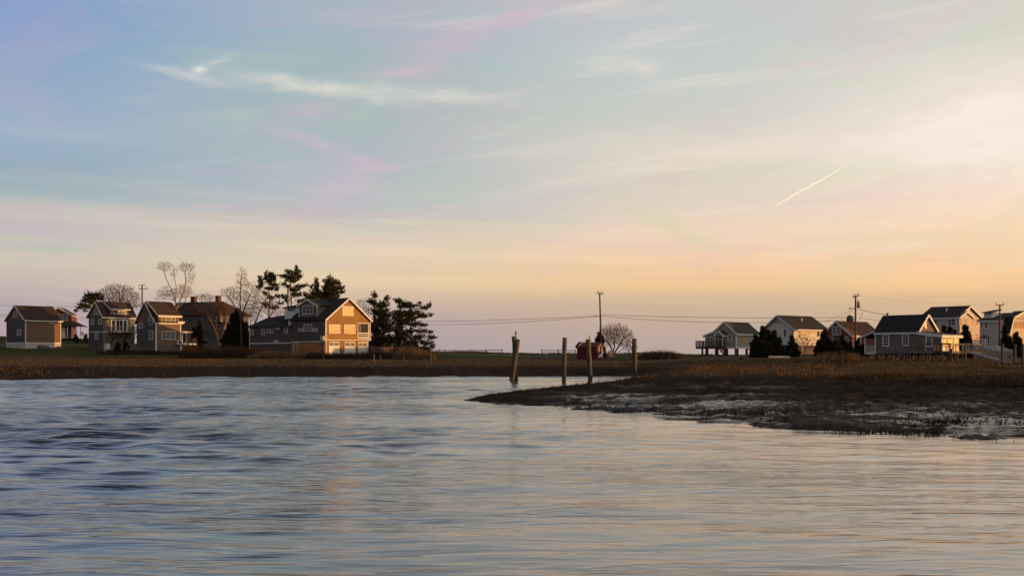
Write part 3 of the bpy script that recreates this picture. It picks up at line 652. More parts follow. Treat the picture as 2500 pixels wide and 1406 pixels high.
# --- dark red house with porch behind it
H = House('porch_house', 112, 275, 12, 820, 'dark red gabled house with a columned porch behind the leftmost cottage')
Rw, _ = H.hit(172.5, 800); ze = H.z(768); xr, zr = H.hit(143, 751.5); zb = -.6
gable(H, 'y', 0, Rw, ze, zr, ze, 0, 9, zb, 'brick', 'roof_brown', sr=xr)
window(H, 'R', 152.5, 766.5, 165, 783, 1, (1, 2), 'curtain'); x0, z0 = H.hit(120, 786); x1, z1 = H.hit(170, 783.5)
window(H, 'R', 142, 766, 148, 783, 1, (1, 2), 'glass')
pbox(H, 'belt_board', 0, x1, -.08, -.004, z1 - .25, z1, 'trim')
xa, za = H.hit(148, 795); pz = H.z(786); xe, ez = H.hit(201, 796, off=-2.5)
b = MB(); b.slab([(-1, -2.8, ez), (xe, -2.8, ez), (Rw + .3, .0, pz + .3), (-1, .0, pz + .3)], .15); b.slab([(xe, -2.8, ez), (xe, 6, ez), (Rw + .3, 6, pz + .3), (Rw + .3, 0, pz + .3)], .15); H.part('porch_roof', b, M['roof_brown'])
pw, _ = H.hit(161, 800); pbox(H, 'enclosed_porch', -.5, pw, -1.6, -.01, zb, ez + .1, 'trim')
pb_ = []
for ppx in (165, 176, 186.5, 197):
    q, _ = H.hit(ppx, 800, off=-2.5); b = MB(); b.box(q - .09, q + .09, -2.6, -2.42, zb, ez - .05); H.part('porch_post', b, M['trim']); pb_.append(q)
b = MB(); railing(b, [(pb_[1], -2.5, .0), (pb_[3], -2.5, 0), (pb_[3], 3, 0)], 1.0, 3, .07, (1, .15), .25); H.part('railing', b, M['trim'])

# --- tall house with balcony
H = House('balcony_house', 252, 228, 52, 853, 'tall grey house with shed dormer and white balcony doors, second from the left')
Lw, _ = H.hit(216.5, 840, 'L'); Rw, _ = H.hit(328.5, 840); ze = H.z(771); vr, zr = H.hit(236, 737.5, 'L'); zbelt = H.z(810)
gable(H, 'x', 0, Lw, ze, zr, ze, 0, Rw, -1.0, 'shingle', 'roof_brown', sr=vr, over=.4)
pbox(H, 'gable_end_shade', -.03, -.004, .1, Lw - .1, -1, ze - .15, 'shingle_dark')  # dark sheet again, the end wall's shade as colour
b = MB(); b.box(-.09, -.031, -.06, Lw, zbelt - .08, zbelt + .08); x1, _ = H.hit(271, 810); b.box(-.06, x1, -.09, -.004, zbelt - .08, zbelt + .08); H.part('belt_board', b, M['trim'])
zf = H.z(838); xq, _ = H.hit(266, 845); pbox(H, 'foundation_panel', xq, Rw - .01, -.03, -.004, -1, zf, 'found_dark')
# shed dormer, flush with the right wall
xa, _ = H.hit(270, 760); xb, _ = H.hit(313, 760); zd = H.z(753.5)
b = MB(); b.hexa([(xa, .02, ze - .1), (xb, .02, ze - .1), (xb, vr, ze - .1), (xa, vr, ze - .1)], [(xa, .02, zd), (xb, .02, zd), (xb, vr, zr - .1), (xa, vr, zr - .1)]); H.part('dormer', b, M['shingle'])
b = MB(); b.slab([(xa - .3, -.4, zd), (xb + .3, -.4, zd), (xb + .3, vr, zr + .22), (xa - .3, vr, zr + .22)], .14); H.part('dormer_roof', b, M['roof_brown'])
b = MB(); b.box(xa - .3, xb + .3, -.46, -.4, zd - .18, zd + .02); b.bar((xa - .33, -.4, zd - .08), (xa - .33, vr, zr + .1), .05, .2); H.part('dormer_trim', b, M['trim'])
window(H, 'R', 277.5, 755.5, 307, 767.5, 3, (2, 1), 'glass')
window(H, 'L', 229.5, 750, 240.5, 767.5, 2, (1, 2), off=-.0, out=.06)
window(H, 'L', 222, 779, 229.5, 792.5, 1, (1, 2), off=-.03); window(H, 'L', 240, 778.5, 248.5, 792, 1, (1, 2), off=-.03); window(H, 'L', 231.5, 814, 239.5, 828, 1, (1, 2), off=-.03)
# balcony doors
xa, zt = H.hit(270.5, 779); xb, zq = H.hit(312.5, 808); zfl = H.z(808.5)
d = MB(); d.box(xa, xb, -.06, -.004, zfl, zt); dd = H.part('balcony_doors', d, M['trim'])
for a_, c_ in ((273, 279.5), (285, 290.5), (292.5, 298.5), (302.5, 308)):
    p, _ = H.hit(a_, 800); q, _ = H.hit(c_, 800); H.part('pane', MB().box(p, q, -.075, -.062, zfl + .15, zt - .25), M['glass'], dd)
x0, _ = H.hit(271, 812); x1, _ = H.hit(330, 812); x1 = min(x1, Rw + .3)
pbox(H, 'balcony', x0 - .6, x1 - .3, -1.6, -.01, zfl - .28, zfl, 'wood')
b = MB(); railing(b, [(x0 - .6, -.1, zfl), (x0 - .6, -1.55, zfl), (x1 - .33, -1.55, zfl), (x1 - .33, -.1, zfl)], 1.0, 1.5, .08, (1, .1), .16); H.part('railing', b, M['wood'])
for q in (x0, (x0 + x1) / 2, x1 - .8): b = MB(); b.bar((q, -1.45, zfl - .3), (q, -.02, zfl - 2.3), .12); b.bar((q + .7, -1.45, zfl - .3), (q, -.02, zfl - 2.3), .1); H.part('brace', b, M['wood_dark'])
q, _ = H.hit(274.5, 738); b = MB(); b.tube([(q, vr - .1, zr), (q, vr - .1, zr + .75)], .09, 8); H.part('vent_pipe', b, M['trim'])
# propane cylinder and white post at its corner
tk = empty('gas_cylinder', P(263.5, 851, 221)); tag(tk, 'white gas cylinder with domed cap in front of the balcony house corner', 'gas tank')
b = MB(); b.tube([(0, 0, -.3), (0, 0, 0), (0, 0, .72), (0, 0, .86), (0, 0, .92)], [.36, .36, .36, .26, .1], 16); b.build('body', M['gel'], tk, True)
b = MB(); b.tube([(0, 0, .9), (0, 0, 1.08)], .13, 12); b.build('valve_cap', M['gel'], tk, True)
b = MB(); p = P(256.5, 861, 219); b.box(-.06, .06, -.06, .06, -.3, 1.75); b.box(-.1, .1, -.1, .1, 1.75, 1.82); o = b.build('post', M['trim']); o.location = p; tag(o, 'thin white post beside the white gas cylinder', 'post')

# --- steep gabled house with the wide upper dormer
H = House('gabled_house', 380.5, 218, 50, 858, 'brown shingled house with steep gable and pale corner boards, third from the left')
Lw, _ = H.hit(333.5, 840, 'L'); Rw, _ = H.hit(441, 840); ze = H.z(785); vr, zr = H.hit(356, 738, 'L'); zf = H.z(843)
gable(H, 'x', 0, Lw, ze, zr, ze, 0, Rw, zf, 'shingle_brown', 'roof_brown', sr=vr, over=.35)
pbox(H, 'gable_end_shade', -.03, -.004, .08, Lw - .08, zf, ze - .1, 'shingle_dark')  # shade of this gable end painted as a darker sheet
pbox(H, 'foundation', .02, Rw - .02, .02, Lw - .02, -1, zf, 'found_dark')
xa, _ = H.hit(386, 780); xb, _ = H.hit(436.5, 780); zd = H.z(771)
b = MB(); b.hexa([(xa, -.12, ze - .6), (xb, -.12, ze - .6), (xb, vr, ze - .6), (xa, vr, ze - .6)], [(xa, -.12, zd), (xb, -.12, zd), (xb, vr, zr - .1), (xa, vr, zr - .1)]); H.part('dormer', b, M['shingle_brown'])
b = MB(); b.slab([(xa - .35, -.6, zd + .1), (xb + .35, -.6, zd + .1), (xb + .35, vr, zr + .24), (xa - .35, vr, zr + .24)], .15); H.part('dormer_roof', b, M['roof_brown'])
b = MB(); b.box(xa - .35, xb + .35, -.66, -.6, zd - .22, zd + .12); b.box(xa, xb, -.6, -.13, zd - .2, zd - .1); b.bar((xa - .38, -.6, zd), (xa - .38, vr, zr + .15), .05, .2); H.part('dormer_trim', b, M['trim'])
window(H, 'R', 394.5, 773.5, 428.5, 792, 3, (2, 2), 'glass', off=-.12); window(H, 'R', 394.5, 808, 428, 829, 3, (2, 2), 'curtain')
window(H, 'L', 364.5, 772, 373.5, 792.5, 1, (1, 2), off=-.0, out=.06); window(H, 'L', 364.5, 807, 373.5, 829, 1, (1, 2), off=-.03); window(H, 'L', 339.5, 789, 348.5, 801, 1, off=-.03)
pbox(H, 'corner_board', -.05, .16, -.06, .14, -.6, ze, 'trim'); pbox(H, 'corner_board', Rw - .14, Rw + .06, -.06, .0, -.6, ze, 'trim')
b = MB(); b.box(Rw - .9, Rw + .6, -.5, .3, ze - .2, ze + .12); H.part('eave_return', b, M['trim'])
x0, z0 = H.hit(431.5, 841); x1, z1 = H.hit(440.5, 830); o = pbox(H, 'box_unit', x0, x1 - .1, -.5, -.01, z0, z1, 'trim'); H.part('grille', MB().box(x0 + .15, x1 - .25, -.515, -.502, z0 + .15, z1 - .15), M['shadow'], o)
# side entry wing with deck
xw, _ = H.hit(463, 825, off=1.2); zt = H.z(807); b = MB(); b.hexa([(Rw, 1.2, -.5), (xw, 1.2, -.5), (xw, 4.5, -.5), (Rw, 4.5, -.5)], [(Rw, 1.2, zt), (xw, 1.2, zt), (xw, 4.5, zt), (Rw, 4.5, zt + .1)]); H.part('entry_wing', b, M['shingle_brown'])
b = MB(); zt2 = H.z(788); b.slab([(Rw, .9, zt), (xw + .4, .9, zt), (xw - .3, 3.0, zt2), (Rw, 3.0, zt2)], .15); b.slab([(xw + .4, .9, zt), (xw + .4, 4.8, zt), (xw - .3, 3.0, zt2)], .15); H.part('entry_roof', b, M['roof_brown'])
pbox(H, 'entry_fascia', Rw + .02, xw + .42, .82, .88, zt - .3, zt - .04, 'trim')
window(H, 'R', 444.5, 812, 454.5, 838, 1, (1, 1), 'glass', off=1.2, name='door')
x0 = Rw + .05; x1, zdk = H.hit(481, 838, off=-1.0); pbox(H, 'deck', x0, x1, -1.0, 1.15, zdk - .3, zdk, 'trim')
b = MB(); railing(b, [(x0 + 2, -.95, zdk), (x1 - .05, -.95, zdk), (x1 - .05, 1.1, zdk)], .95, 2.4, .07, (1, .1), .14); H.part('railing', b, M['wood'])
b = MB()
for q in (x0 + .2, (x0 + x1) / 2, x1 - .1): pbox(H, 'deck_post', q - .07, q + .07, -.95, -.81, -1.5, zdk - .3, 'wood')

# --- big old dark house behind the trees
H = House('old_house', 548, 262, 66, 848, 'large old house with brown hipped roof and two chimneys, half hidden by trees')
Lw, _ = H.hit(418, 800, 'L'); Rw = 9; ze = H.z(768); xr = 4.5; _, zr = H.hit(540, 736, 'L', off=xr)
b = MB(); b.box(0, Rw, 0, Lw, -1.5, ze); H.part('wall', b, M['plaster_grey'])
y0, _ = H.hit(545, 733, 'L', off=xr); y1, _ = H.hit(432, 738, 'L', off=xr); o_ = .6
b = MB(); r0, r1 = (xr, max(y0, 1.5), zr), (xr, y1, zr); e = [(-o_, -o_, ze), (Rw + o_, -o_, ze), (Rw + o_, Lw + o_, ze), (-o_, Lw + o_, ze)]
b.slab([e[3], r1, r0, e[0]], .2); b.slab([e[0], r0, e[1]], .2); b.slab([e[1], r0, r1, e[2]], .2); b.slab([e[2], r1, e[3]], .2); H.part('roof', b, M['roof_brown'])
for (a_, c_, t_) in ((468.5, 478, 724), (529, 537, 722)):
    p, _ = H.hit(a_, 735, 'L', off=xr); q, _ = H.hit(c_, 735, 'L', off=xr); zt = H.z(t_, xr, p); c = H.part('chimney', MB().box(xr - .5, xr + .5, min(p, q), max(p, q), zr - .6, zt), M['brickchim'])
    H.part('chimney_cap', MB().box(xr - .58, xr + .58, min(p, q) - .08, max(p, q) + .08, zt - .22, zt), M['brickchim'], c)
for a_, t_, c_, b__ in ((499, 803, 503.5, 825), (506.5, 803, 511, 825), (466, 771, 471, 784), (513, 803, 518, 825), (543, 804, 549, 816), (496, 770, 500, 786), (532, 770, 536, 784)):
    window(H, 'L', a_, t_, c_, b__, 1, (1, 2), 'glass', trim='plaster_grey')
b = MB(); p, _ = H.hit(546, 780, 'L'); q, _ = H.hit(519, 780, 'L'); b.box(-1.2, -.01, p, q, H.z(786), H.z(765)); H.part('bay', b, M['plaster_grey'])
b = MB(); b.slab([(-1.5, p - .3, H.z(765)), (-1.5, q + .3, H.z(765)), (0.5, (p + q) / 2 + .5, H.z(752)), (0.5, (p + q) / 2 - .5, H.z(752))], .15); H.part('bay_roof', b, M['roof_brown'])

# --- big garage house
H = House('garage_house', 795, 200, 48, 866, 'large shingled house with glowing orange gable above three white garage doors')
Rw, _ = H.hit(903, 820); Lm, _ = H.hit(711, 820, 'L'); ze = H.z(779); xr, zr = H.hit(850, 729); zov = H.z(828.5); Ltot, _ = H.hit(609.5, 820, 'L')
yb, _ = H.hit(709, 780, 'L')
rec = .55
gable(H, 'y', 0, Rw, ze, zr, ze, 0, Lm, zov, 'shingle_warm', 'roof_blue', sr=Rw / 2, over=.4, eave=False)
pbox(H, 'side_wall_shade', -.03, -.004, .12, Lm, zov - .6, ze - .12, 'shingle_dark')  # thin dark sheet carries the side wall's shade in its colour
pbox(H, 'lower_wall', .02, Rw - .02, rec, Lm, -1.2, zov - .005, 'shingle_warm')
b = MB(); b.box(-.08, -.03, -.02, Lm, H.z(780) - .02, H.z(780) + .12); H.part('eave_board', b, M['roof_blue'])
pbox(H, 'overhang_board', -.06, Rw + .06, -.06, rec - .01, zov - .14, zov - .008, 'trim')
pbox(H, 'corner_board', -.07, .12, -.07, .08, -.8, ze - .05, 'trim'); pbox(H, 'corner_board', Rw - .12, Rw + .07, -.07, .0, zov, ze - .1, 'trim'); pbox(H, 'corner_board', Rw - .15, Rw + .05, rec - .05, rec + .1, -.8, zov - .15, 'trim')
window(H, 'R', 836, 747, 863, 771.5, 3, (1, 1), 'glass_sunset'); window(H, 'R', 803, 791.5, 830.5, 814.5, 3, (1, 2), 'glass_sunset'); window(H, 'R', 840, 792, 867.5, 815, 3, (1, 2), 'glass_sunset')
# screened porch in the upper right corner
x0, zt = H.hit(872.5, 788); x1, zb = H.hit(900, 827); zm = H.z(811)
b = MB(); b.box(x0, x1, -.05, -.004, zt - .12, zt); b.box(x0, x0 + .14, -.05, -.004, zb, zt - .12); b.box(x1 - .14, x1, -.05, -.004, zb, zt - .12); b.box(x0, x1, -.09, -.004, zb, zb + .18); b.box(x0, x1, -.08, -.004, zm - .06, zm + .06)
k = 14
for j in range(k): q = x0 + .14 + (x1 - x0 - .28) * (j + .5) / k; b.box(q - .03, q + .03, -.06, -.02, zb + .18, zm - .06)
q = x0 + (x1 - x0) * .22; b.box(q - .04, q + .04, -.04, -.02, zm, zt - .12)
pr = H.part('porch_frame', b, M['trim']); H.part('porch_dark_pane', MB().box(x0 + .1, x1 - .1, -.012, -.004, zb + .1, zt - .1), M['glass'], pr)  # flat dark pane stands in for the porch's shaded recess
# garage doors
for a_, c_, t_ in ((802.5, 828, 833.5), (840.5, 866.5, 834), (874, 895, 834.5)):
    x0, zt = H.hit(a_, t_, off=rec); x1, _ = H.hit(c_, t_, off=rec); h_ = zt + .35
    d = MB(); d.box(x0, x1, rec - .09, rec - .005, -.35, zt); g_ = H.part('garage_door', d, M['trim']); f = MB()
    for j in range(2):
        u0 = x0 + .12 + j * (x1 - x0 - .12) / 2; u1 = u0 + (x1 - x0 - .36) / 2
        for i in range(3):
            for r_ in range(2):
                w_ = (u1 - u0) / 3; f.box(u0 + i * w_ + .03, u0 + (i + 1) * w_ - .03, rec - .105, rec - .092, zt - .18 - .27 * (r_ + 1) + .02, zt - .18 - .27 * r_ - .02)
    H.part('door_panes', f, M['glass'], g_)
    gr = MB()
    for q in (1 / 3, 2 / 3): gr.box(x0 + .05, x1 - .05, rec - .094, rec - .091, -.3 + (zt - .4) * q - .012, -.3 + (zt - .4) * q + .012)
    gr.box((x0 + x1) / 2 - .012, (x0 + x1) / 2 + .012, rec - .094, rec - .091, -.3, zt - .75); H.part('panel_joint', gr, M['found_dark'], g_)
# gabled dormer on the left slope
xo = .5; y0, zt = H.hit(775, 746, 'L', off=xo); y1, _ = H.hit(729.5, 746, 'L', off=xo); yr, zp = H.hit(751.5, 731.5, 'L', off=xo); zbb = H.z(774, xo, y0)
gable(H, 'x', y0, y1, zt, zp, zt, xo, Rw / 2, zbb, 'shingle', 'roof_blue', over=.3, name='dormer', rname='dormer_roof', ends=(True, False), eave=False)
b = MB(); b.box(xo - .05, xo - .003, y0 - .02, y0 + .12, zbb, zt); b.box(xo - .05, xo - .003, y1 - .12, y1 + .02, zbb, zt); b.box(xo - .06, xo - .003, y0, y1, zbb - .05, zbb + .09); H.part('dormer_trim', b, M['trim'])
window(H, 'L', 739, 746, 765, 766.5, 3, (1, 2), off=xo)
# low clerestory left of the dormer
xo = 1.6; y0, zt = H.hit(728, 749.5, 'L', off=xo); y1, _ = H.hit(695, 749.5, 'L', off=xo); zbb = H.z(764, xo, y0); b = MB(); b.box(xo, Rw - 1.6, y0 + 0, y1, zbb - 1, zt); H.part('clerestory', b, M['trim'])
b = MB(); rr = (Rw / 2, Lm * .62, zr + .2); b.slab([(xo - .3, y1 + .4, zt), rr, (Rw / 2, 3, zr + .2), (xo - .3, y0 - 1.5, zt)], .16); b.slab([(xo - .3, y1 + .4, zt), (Rw - 1.2, y1 + .4, zt), rr], .16); b.slab([(Rw - 1.2, y1 + .4, zt), (Rw - 1.2, y0, zt), rr], .16); H.part('clerestory_roof', b, M['roof_blue'])
window(H, 'L', 703, 752, 721.5, 760, 2, (1, 1), 'glass', off=xo)
# side windows
window(H, 'L', 742, 791.5, 762, 808.5, 2, (2, 2), off=-.03); window(H, 'L', 729, 801.5, 741, 809, 1, (1, 2), off=-.03); window(H, 'L', 763, 801.5, 775.5, 809, 1, (1, 2), off=-.03)
# long low wing
H2 = H; zew = H.z(797, 0, (Lm + Ltot) / 2); zwb = -1.2; Wd = 8.0
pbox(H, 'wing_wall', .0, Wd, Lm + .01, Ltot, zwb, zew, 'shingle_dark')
ya, zrw = H.hit(704, 762, 'L', off=3.6); yb_, _ = H.hit(652, 778, 'L', off=3.6); zhip = H.z(776, 3.6, yb_)
b = MB(); e0, e1, e2, e3 = (-.5, Lm - .3, zew), (-.5, Ltot + .5, zew), (Wd + .5, Ltot + .5, zew), (Wd + .5, Lm, zew)
r0 = (3.6, Lm - .2, zrw); r1 = (3.6, yb_, zhip)
b.slab([e0, r0, r1], .15); b.slab([e0, r1, e1], .15); b.slab([e1, r1, e2], .15); b.slab([e2, r1, r0, e3], .15); H.part('wing_roof', b, M['roof_blue'])
zbt = H.z(837, 0, Lm); b = MB(); b.box(-.06, -.004, Lm, Ltot, zbt - .1, zbt + .08); H.part('belt_board', b, M['trim']); pbox(H, 'belt_board', -.09, -.031, 0, Lm, H.z(833.5) - .08, H.z(833.5) + .06, 'trim')
b = MB(); b.box(-.06, .1, Ltot - .12, Ltot + .05, -1, zew); H.part('wing_corner_board', b, M['trim']); pbox(H, 'wing_corner_board', -.5, -.03, Lm - .1, Lm + .1, zew, zew + .9, 'trim')
for a_, t_, c_, b__, n_ in ((612, 796.5, 619.5, 817.5, 1), (639, 796.5, 647, 817, 1), (652, 796.5, 668.5, 812.5, 2), (674, 796.5, 683.5, 803.5, 1), (695, 796.5, 703, 812.5, 1), (668.5, 829, 678.5, 835.5, 1)):
    window(H, 'L', a_, t_ + .8, c_, b__, n_, (1, 2), off=0)
b = MB()
for j in range(13):
    y_ = Ltot - .8 - j * (Ltot - Lm - 1.5) / 12; b.box(-2.0, -1.94, y_ - .16, y_ + .16, -.2, .75)
b.box(-1.94, -1.88, Lm, Ltot, .35, .45); fo = b.build('picket_fence', M['plaster_grey']); fo.location = H.root.location; fo.rotation_euler = H.root.rotation_euler
tag(fo, 'low grey picket fence along the base of the long dark wing', 'fence')
# AC condenser box and stone chimney base on the side wall
y0, z0 = H.hit(782, 831, 'L', off=-.5); y1, z1 = H.hit(789, 820, 'L', off=-.5); o = pbox(H, 'meter_box', -.55, -.04, min(y0, y1), max(y0, y1), z0, z1, 'clap_cream')
y0, _ = H.hit(779, 831, 'L', off=-.4); y1, _ = H.hit(792, 820, 'L', off=-.4); pbox(H, 'stone_base', -.4, -.04, min(y0, y1), max(y0, y1), -.5, H.z(836), 'found_dark')
# back door frame and steps
y0, _ = H.hit(727, 850, 'L', off=-.05); y1, _ = H.hit(717, 850, 'L', off=-.05)
b = MB(); b.box(-.08, -.035, y0, y0 + .12, -1, H.z(836)); b.box(-.08, -.035, y1 - .12, y1, -1, H.z(836)); b.box(-.08, -.035, y0, y1, H.z(836), H.z(835)); H.part('door_frame', b, M['trim'])
# thin flue behind the roof
q = P(703.5, 741, 212); b = MB(); b.tube([(0, 0, -4), (0, 0, 2.9)], .2, 10); o = b.build('flue_pipe', M['alu'], H.root, True); mi = Vector(q) - Vector(H.root.location); o.location = (mi.x * math.cos(H.t) + mi.y * math.sin(H.t), -mi.x * math.sin(H.t) + mi.y * math.cos(H.t), mi.z)
GH = H

# --- red shed
H = House('shed', 1457, 180, 55, 872.5, 'small barn red shed with white trimmed door beside the bare round tree', 'shed')
Lw, _ = H.hit(1408.5, 860, 'L'); Rw, _ = H.hit(1473, 860); ze = H.z(846.5); zr = H.z(836.5, Rw / 2)
gable(H, 'y', 0, Rw, ze, zr, ze, 0, Lw, -.3, 'red_wood', 'roof_red', over=.15, th=.08, trim='red_wood')
window(H, 'R', 1462, 841.5, 1469.5, 871, 1, (1, 1), 'shadow', name='door', fr=.1)
b = MB(); b.slab([(-.2, Lw + .25, ze + .12), (-.2, Lw - .35, ze + .1), (Rw / 2, Lw - .45, zr + .16), (Rw / 2, Lw + .25, zr + .18)], .06); H.part('raised_roof_edge', b, M['roof_blue'])
H.part('roof_edge_trim', MB().bar((-.22, Lw - .38, ze + .05), (Rw / 2 - .1, Lw - .45, zr + .12), .05, .12), M['trim'])

# --- house on stilts
H = House('stilt_house', 1797.5, 195, 50, 866, 'grey green house raised on dark stilts with a deck at its left')
Lm, _ = H.hit(1743.5, 830, 'L'); Ltot, _ = H.hit(1721.5, 830, 'L'); Rw, _ = H.hit(1851, 830); ze = H.z(813); vr, zr = H.hit(1769.5, 787, 'L'); zf = H.z(847)
ze2 = H.z(811, 0, Lm); ze3 = H.z(820, 0, Ltot)
profile_block(H, 'x', [(0, ze), (vr, zr), (Lm, ze2), (Ltot, ze3)], 0, Rw, zf, 'clap_grey', 'roof_green', over=.3)
pbox(H, 'floor_skirt', -.05, Rw + .05, -.05, Lm, zf - .25, zf - .003, 'trim'); cornerb(H, [(0, 0)], zf, ze)
window(H, 'L', 1766.5, 797.5, 1772.5, 810, 1, (1, 2)); window(H, 'L', 1771, 818, 1776.5, 827.5, 1); window(H, 'L', 1778.5, 816.5, 1786.5, 833.5, 1, (2, 3)); window(H, 'R', 1810.5, 816.5, 1819, 832.5, 1, (1, 2), 'glass_sunset', trim='clap_cream')
window(H, 'L', 1722.5, 822.5, 1741.5, 832, 3, (1, 1)); window(H, 'L', 1745.5, 817.5, 1753, 841, 1, (1, 2), name='door'); window(H, 'L', 1755, 818, 1761.5, 841, 1, (1, 1), 'curtain', name='door')
y0, zt = H.hit(1764, 818, 'L', off=-1.6); y1, _ = H.hit(1745, 818, 'L', off=-1.6); yr, zp = H.hit(1753.5, 808, 'L', off=-1.6)
gable(H, 'x', y0, y1, zt, zp, zt, -1.6, -.0, zt - .12, 'clap_grey', 'roof_green', over=.15, name='entry_gable', rname='entry_roof', ends=(True, False))
pbox(H, 'entry_post', -1.58, -1.48, y0, y0 + .1, zf, zt - .12, 'trim'); pbox(H, 'entry_post', -1.58, -1.48, y1 - .1, y1, zf, zt - .12, 'trim')
b = MB(); z00 = -.5
st = [(.15, .15), (Rw / 2, .15), (Rw - .2, .15), (.15, Lm / 2), (.15, Lm - .3), (Rw / 2, Lm / 2), (Rw / 2, Lm - .3), (Rw - .2, Lm - .3), (.15, Ltot - .2), (Rw / 2, Ltot - .2)]
for x_, y_ in st: H.part('stilt', MB().box(x_ - .16, x_ + .16, y_ - .16, y_ + .16, z00, zf - .25), M['wood_dark'])
yd0, _ = H.hit(1754, 846, 'L', off=-2.2); yd1, zdk = H.hit(1699, 846.5, 'L', off=-2.2)
pbox(H, 'deck', -2.3, -.01, yd0, yd1, zdk - .35, zdk, 'wood_dark'); yb1, _ = H.hit(1721, 846, 'L'); pbox(H, 'deck_end', 0, Rw * .7, Ltot + .02, yd1 - .3, zdk - .3, zdk, 'wood_dark')
b = MB(); railing(b, [(-.1, yd0, zdk), (-2.25, yd0, zdk), (-2.25, yd1 - .05, zdk), (1, yd1 - .05, zdk)], .98, 1.25, .12, (1, .08), .13); H.part('railing', b, M['wood_dark'])
for y_ in (yd0 + .3, (yd0 + yd1) / 2, yd1 - 1.2): H.part('deck_post', MB().box(-2.2, -1.95, y_ - .12, y_ + .12, z00, zdk - .3), M['wood_dark'])
b = MB(); ys, _ = H.hit(1771, 866, 'L', off=-1.8)
for s_ in (-2.2, -1.2): b.bar((s_, yd0, zdk - .1), (s_, ys, .0), .08, .28); b.bar((s_, yd0, zdk + .95), (s_, ys, 1.0), .08, .08); b.box(s_ - .05, s_ + .05, ys - .05, ys + .05, -.3, 1.0)
for k in range(9): t = k / 9; b.box(-2.2, -1.2, yd0 + (ys - yd0) * t - .12, yd0 + (ys - yd0) * t + .12, zdk * (1 - t) - .12, zdk * (1 - t) - .08)
H.part('stairs', b, M['wood_dark'])

# --- white house
H = House('white_house', 1938.5, 205, 40, 866, 'white clapboard house with black roof right of the dark cedars')
Lw, _ = H.hit(1870, 830, 'L'); Rw, _ = H.hit(2012, 830); ze = H.z(800); vr, zr = H.hit(1901.5, 771.5, 'L'); zf = H.z(842)
gable(H, 'x', 0, Lw, ze, zr, ze, 0, Rw, zf, 'clap_white', 'roof', sr=vr, over=.7)
pbox(H, 'lower_storey', .3, Rw - .3, .25, Lw - .2, -.6, zf - .003, 'found_dark'); cornerb(H, [(0, 0), (Rw, 0)], zf, ze)
pbox(H, 'skirt_board', .3, Rw, -.06, -.004, zf - .05, zf + .12, 'trim')
window(H, 'L', 1892, 805, 1897.5, 814, 1, (1, 2), trim='clap_white'); window(H, 'L', 1913.5, 804.5, 1920, 821.5, 1, (1, 2), trim='clap_white', fr=.07)
window(H, 'R', 1972, 805, 1977, 815, 1, (1, 2), 'glass_sunset', trim='clap_white', fr=.06); window(H, 'R', 1994.5, 805, 2000.5, 822, 1, (1, 2), trim='clap_white', fr=.06)
x0, z1 = H.hit(1950.5, 803); x1, z0 = H.hit(1956, 824); pbox(H, 'yellow_shutter', x0, x1, -.04, -.004, z0, z1, 'clap_cream')
y0, z1 = H.hit(1907, 783, 'L'); y1, z0 = H.hit(1903.5, 788, 'L'); pbox(H, 'gable_vent', -.04, -.004, y0, y1, z0, z1, 'found')
b = MB(); q, _ = H.hit(1957, 790, off=1.5); b.tube([(q, 1.5, ze + .5), (q, 1.5, ze + 1.9)], .12, 8); H.part('vent_pipe', b, M['trim'])

# --- brick cottage
H = House('brick_cottage', 2079, 192, 40, 866, 'dark red brick cottage with brown roof and chimney, half hidden by bushes')
Lw, _ = H.hit(2008, 830, 'L'); Rw, _ = H.hit(2150, 830); ze = H.z(818); vr, zr = H.hit(2042, 785.5, 'L')
gable(H, 'x', 0, Lw, ze, zr, ze, 0, Rw, -.6, 'brick', 'roof_red', sr=vr, over=.25)
window(H, 'L', 2031.5, 797, 2052.5, 817.5, 2, (2, 3), fr=.13); window(H, 'L', 2058, 822, 2071.5, 842, 2, (1, 2)); window(H, 'L', 2021, 823, 2035, 842, 2, (1, 2)); window(H, 'R', 2090, 824, 2101, 842, 1, (1, 2))
x0, _ = H.hit(2071, 786, off=vr); x1, _ = H.hit(2079, 786, off=vr); zt = H.z(773.5, x0, vr); c = H.part('chimney', MB().box(x0, x1, vr - .35, vr + .35, zr - .6, zt), M['brickchim'])
b = MB(); xm = (x0 + x1) / 2; b.hexa([(x0, vr - .35, zt), (x1, vr - .35, zt), (x1, vr + .35, zt), (x0, vr + .35, zt)], [(xm - .08, vr - .08, zt + .35), (xm + .08, vr - .08, zt + .35), (xm + .08, vr + .08, zt + .35), (xm - .08, vr + .08, zt + .35)]); H.part('chimney_pot', b, M['brickchim'], c)

# --- big pale house on the right
H = House('pale_house', 2336, 192, 40, 866, 'large pale two storey house with dark roof and double front gable at right')
Lw, _ = H.hit(2250, 800, 'L'); Rw, _ = H.hit(2393.5, 800); ze = H.z(774); xr, zr = H.hit(2365.5, 748.5)
gable(H, 'y', 0, Rw, ze, zr, ze, 0, Lw, -.6, 'clap_pale', 'roof', sr=Rw / 2, over=.4)
xb, _ = H.hit(2367, 800); xp, zp = H.hit(2354, 762)
gable(H, 'y', .05, xb, ze, zp, ze, -.5, -.001, -.6, 'clap_pale', 'roof', over=.25, name='front_bay', rname='bay_roof', ends=(True, False))
cornerb(H, [(0, 0), (Rw, 0)], -.6, ze)
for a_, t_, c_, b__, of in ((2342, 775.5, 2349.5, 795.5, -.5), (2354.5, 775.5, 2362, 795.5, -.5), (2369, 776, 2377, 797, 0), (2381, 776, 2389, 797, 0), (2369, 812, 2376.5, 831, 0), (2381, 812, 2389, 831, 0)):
    window(H, 'R', a_, t_, c_, b__, 1, (2, 2), 'glass_sunset', off=of)
window(H, 'L', 2278, 777, 2290, 790.5, 1, (2, 2)); window(H, 'L', 2314, 776.5, 2333, 795, 2, (2, 2))
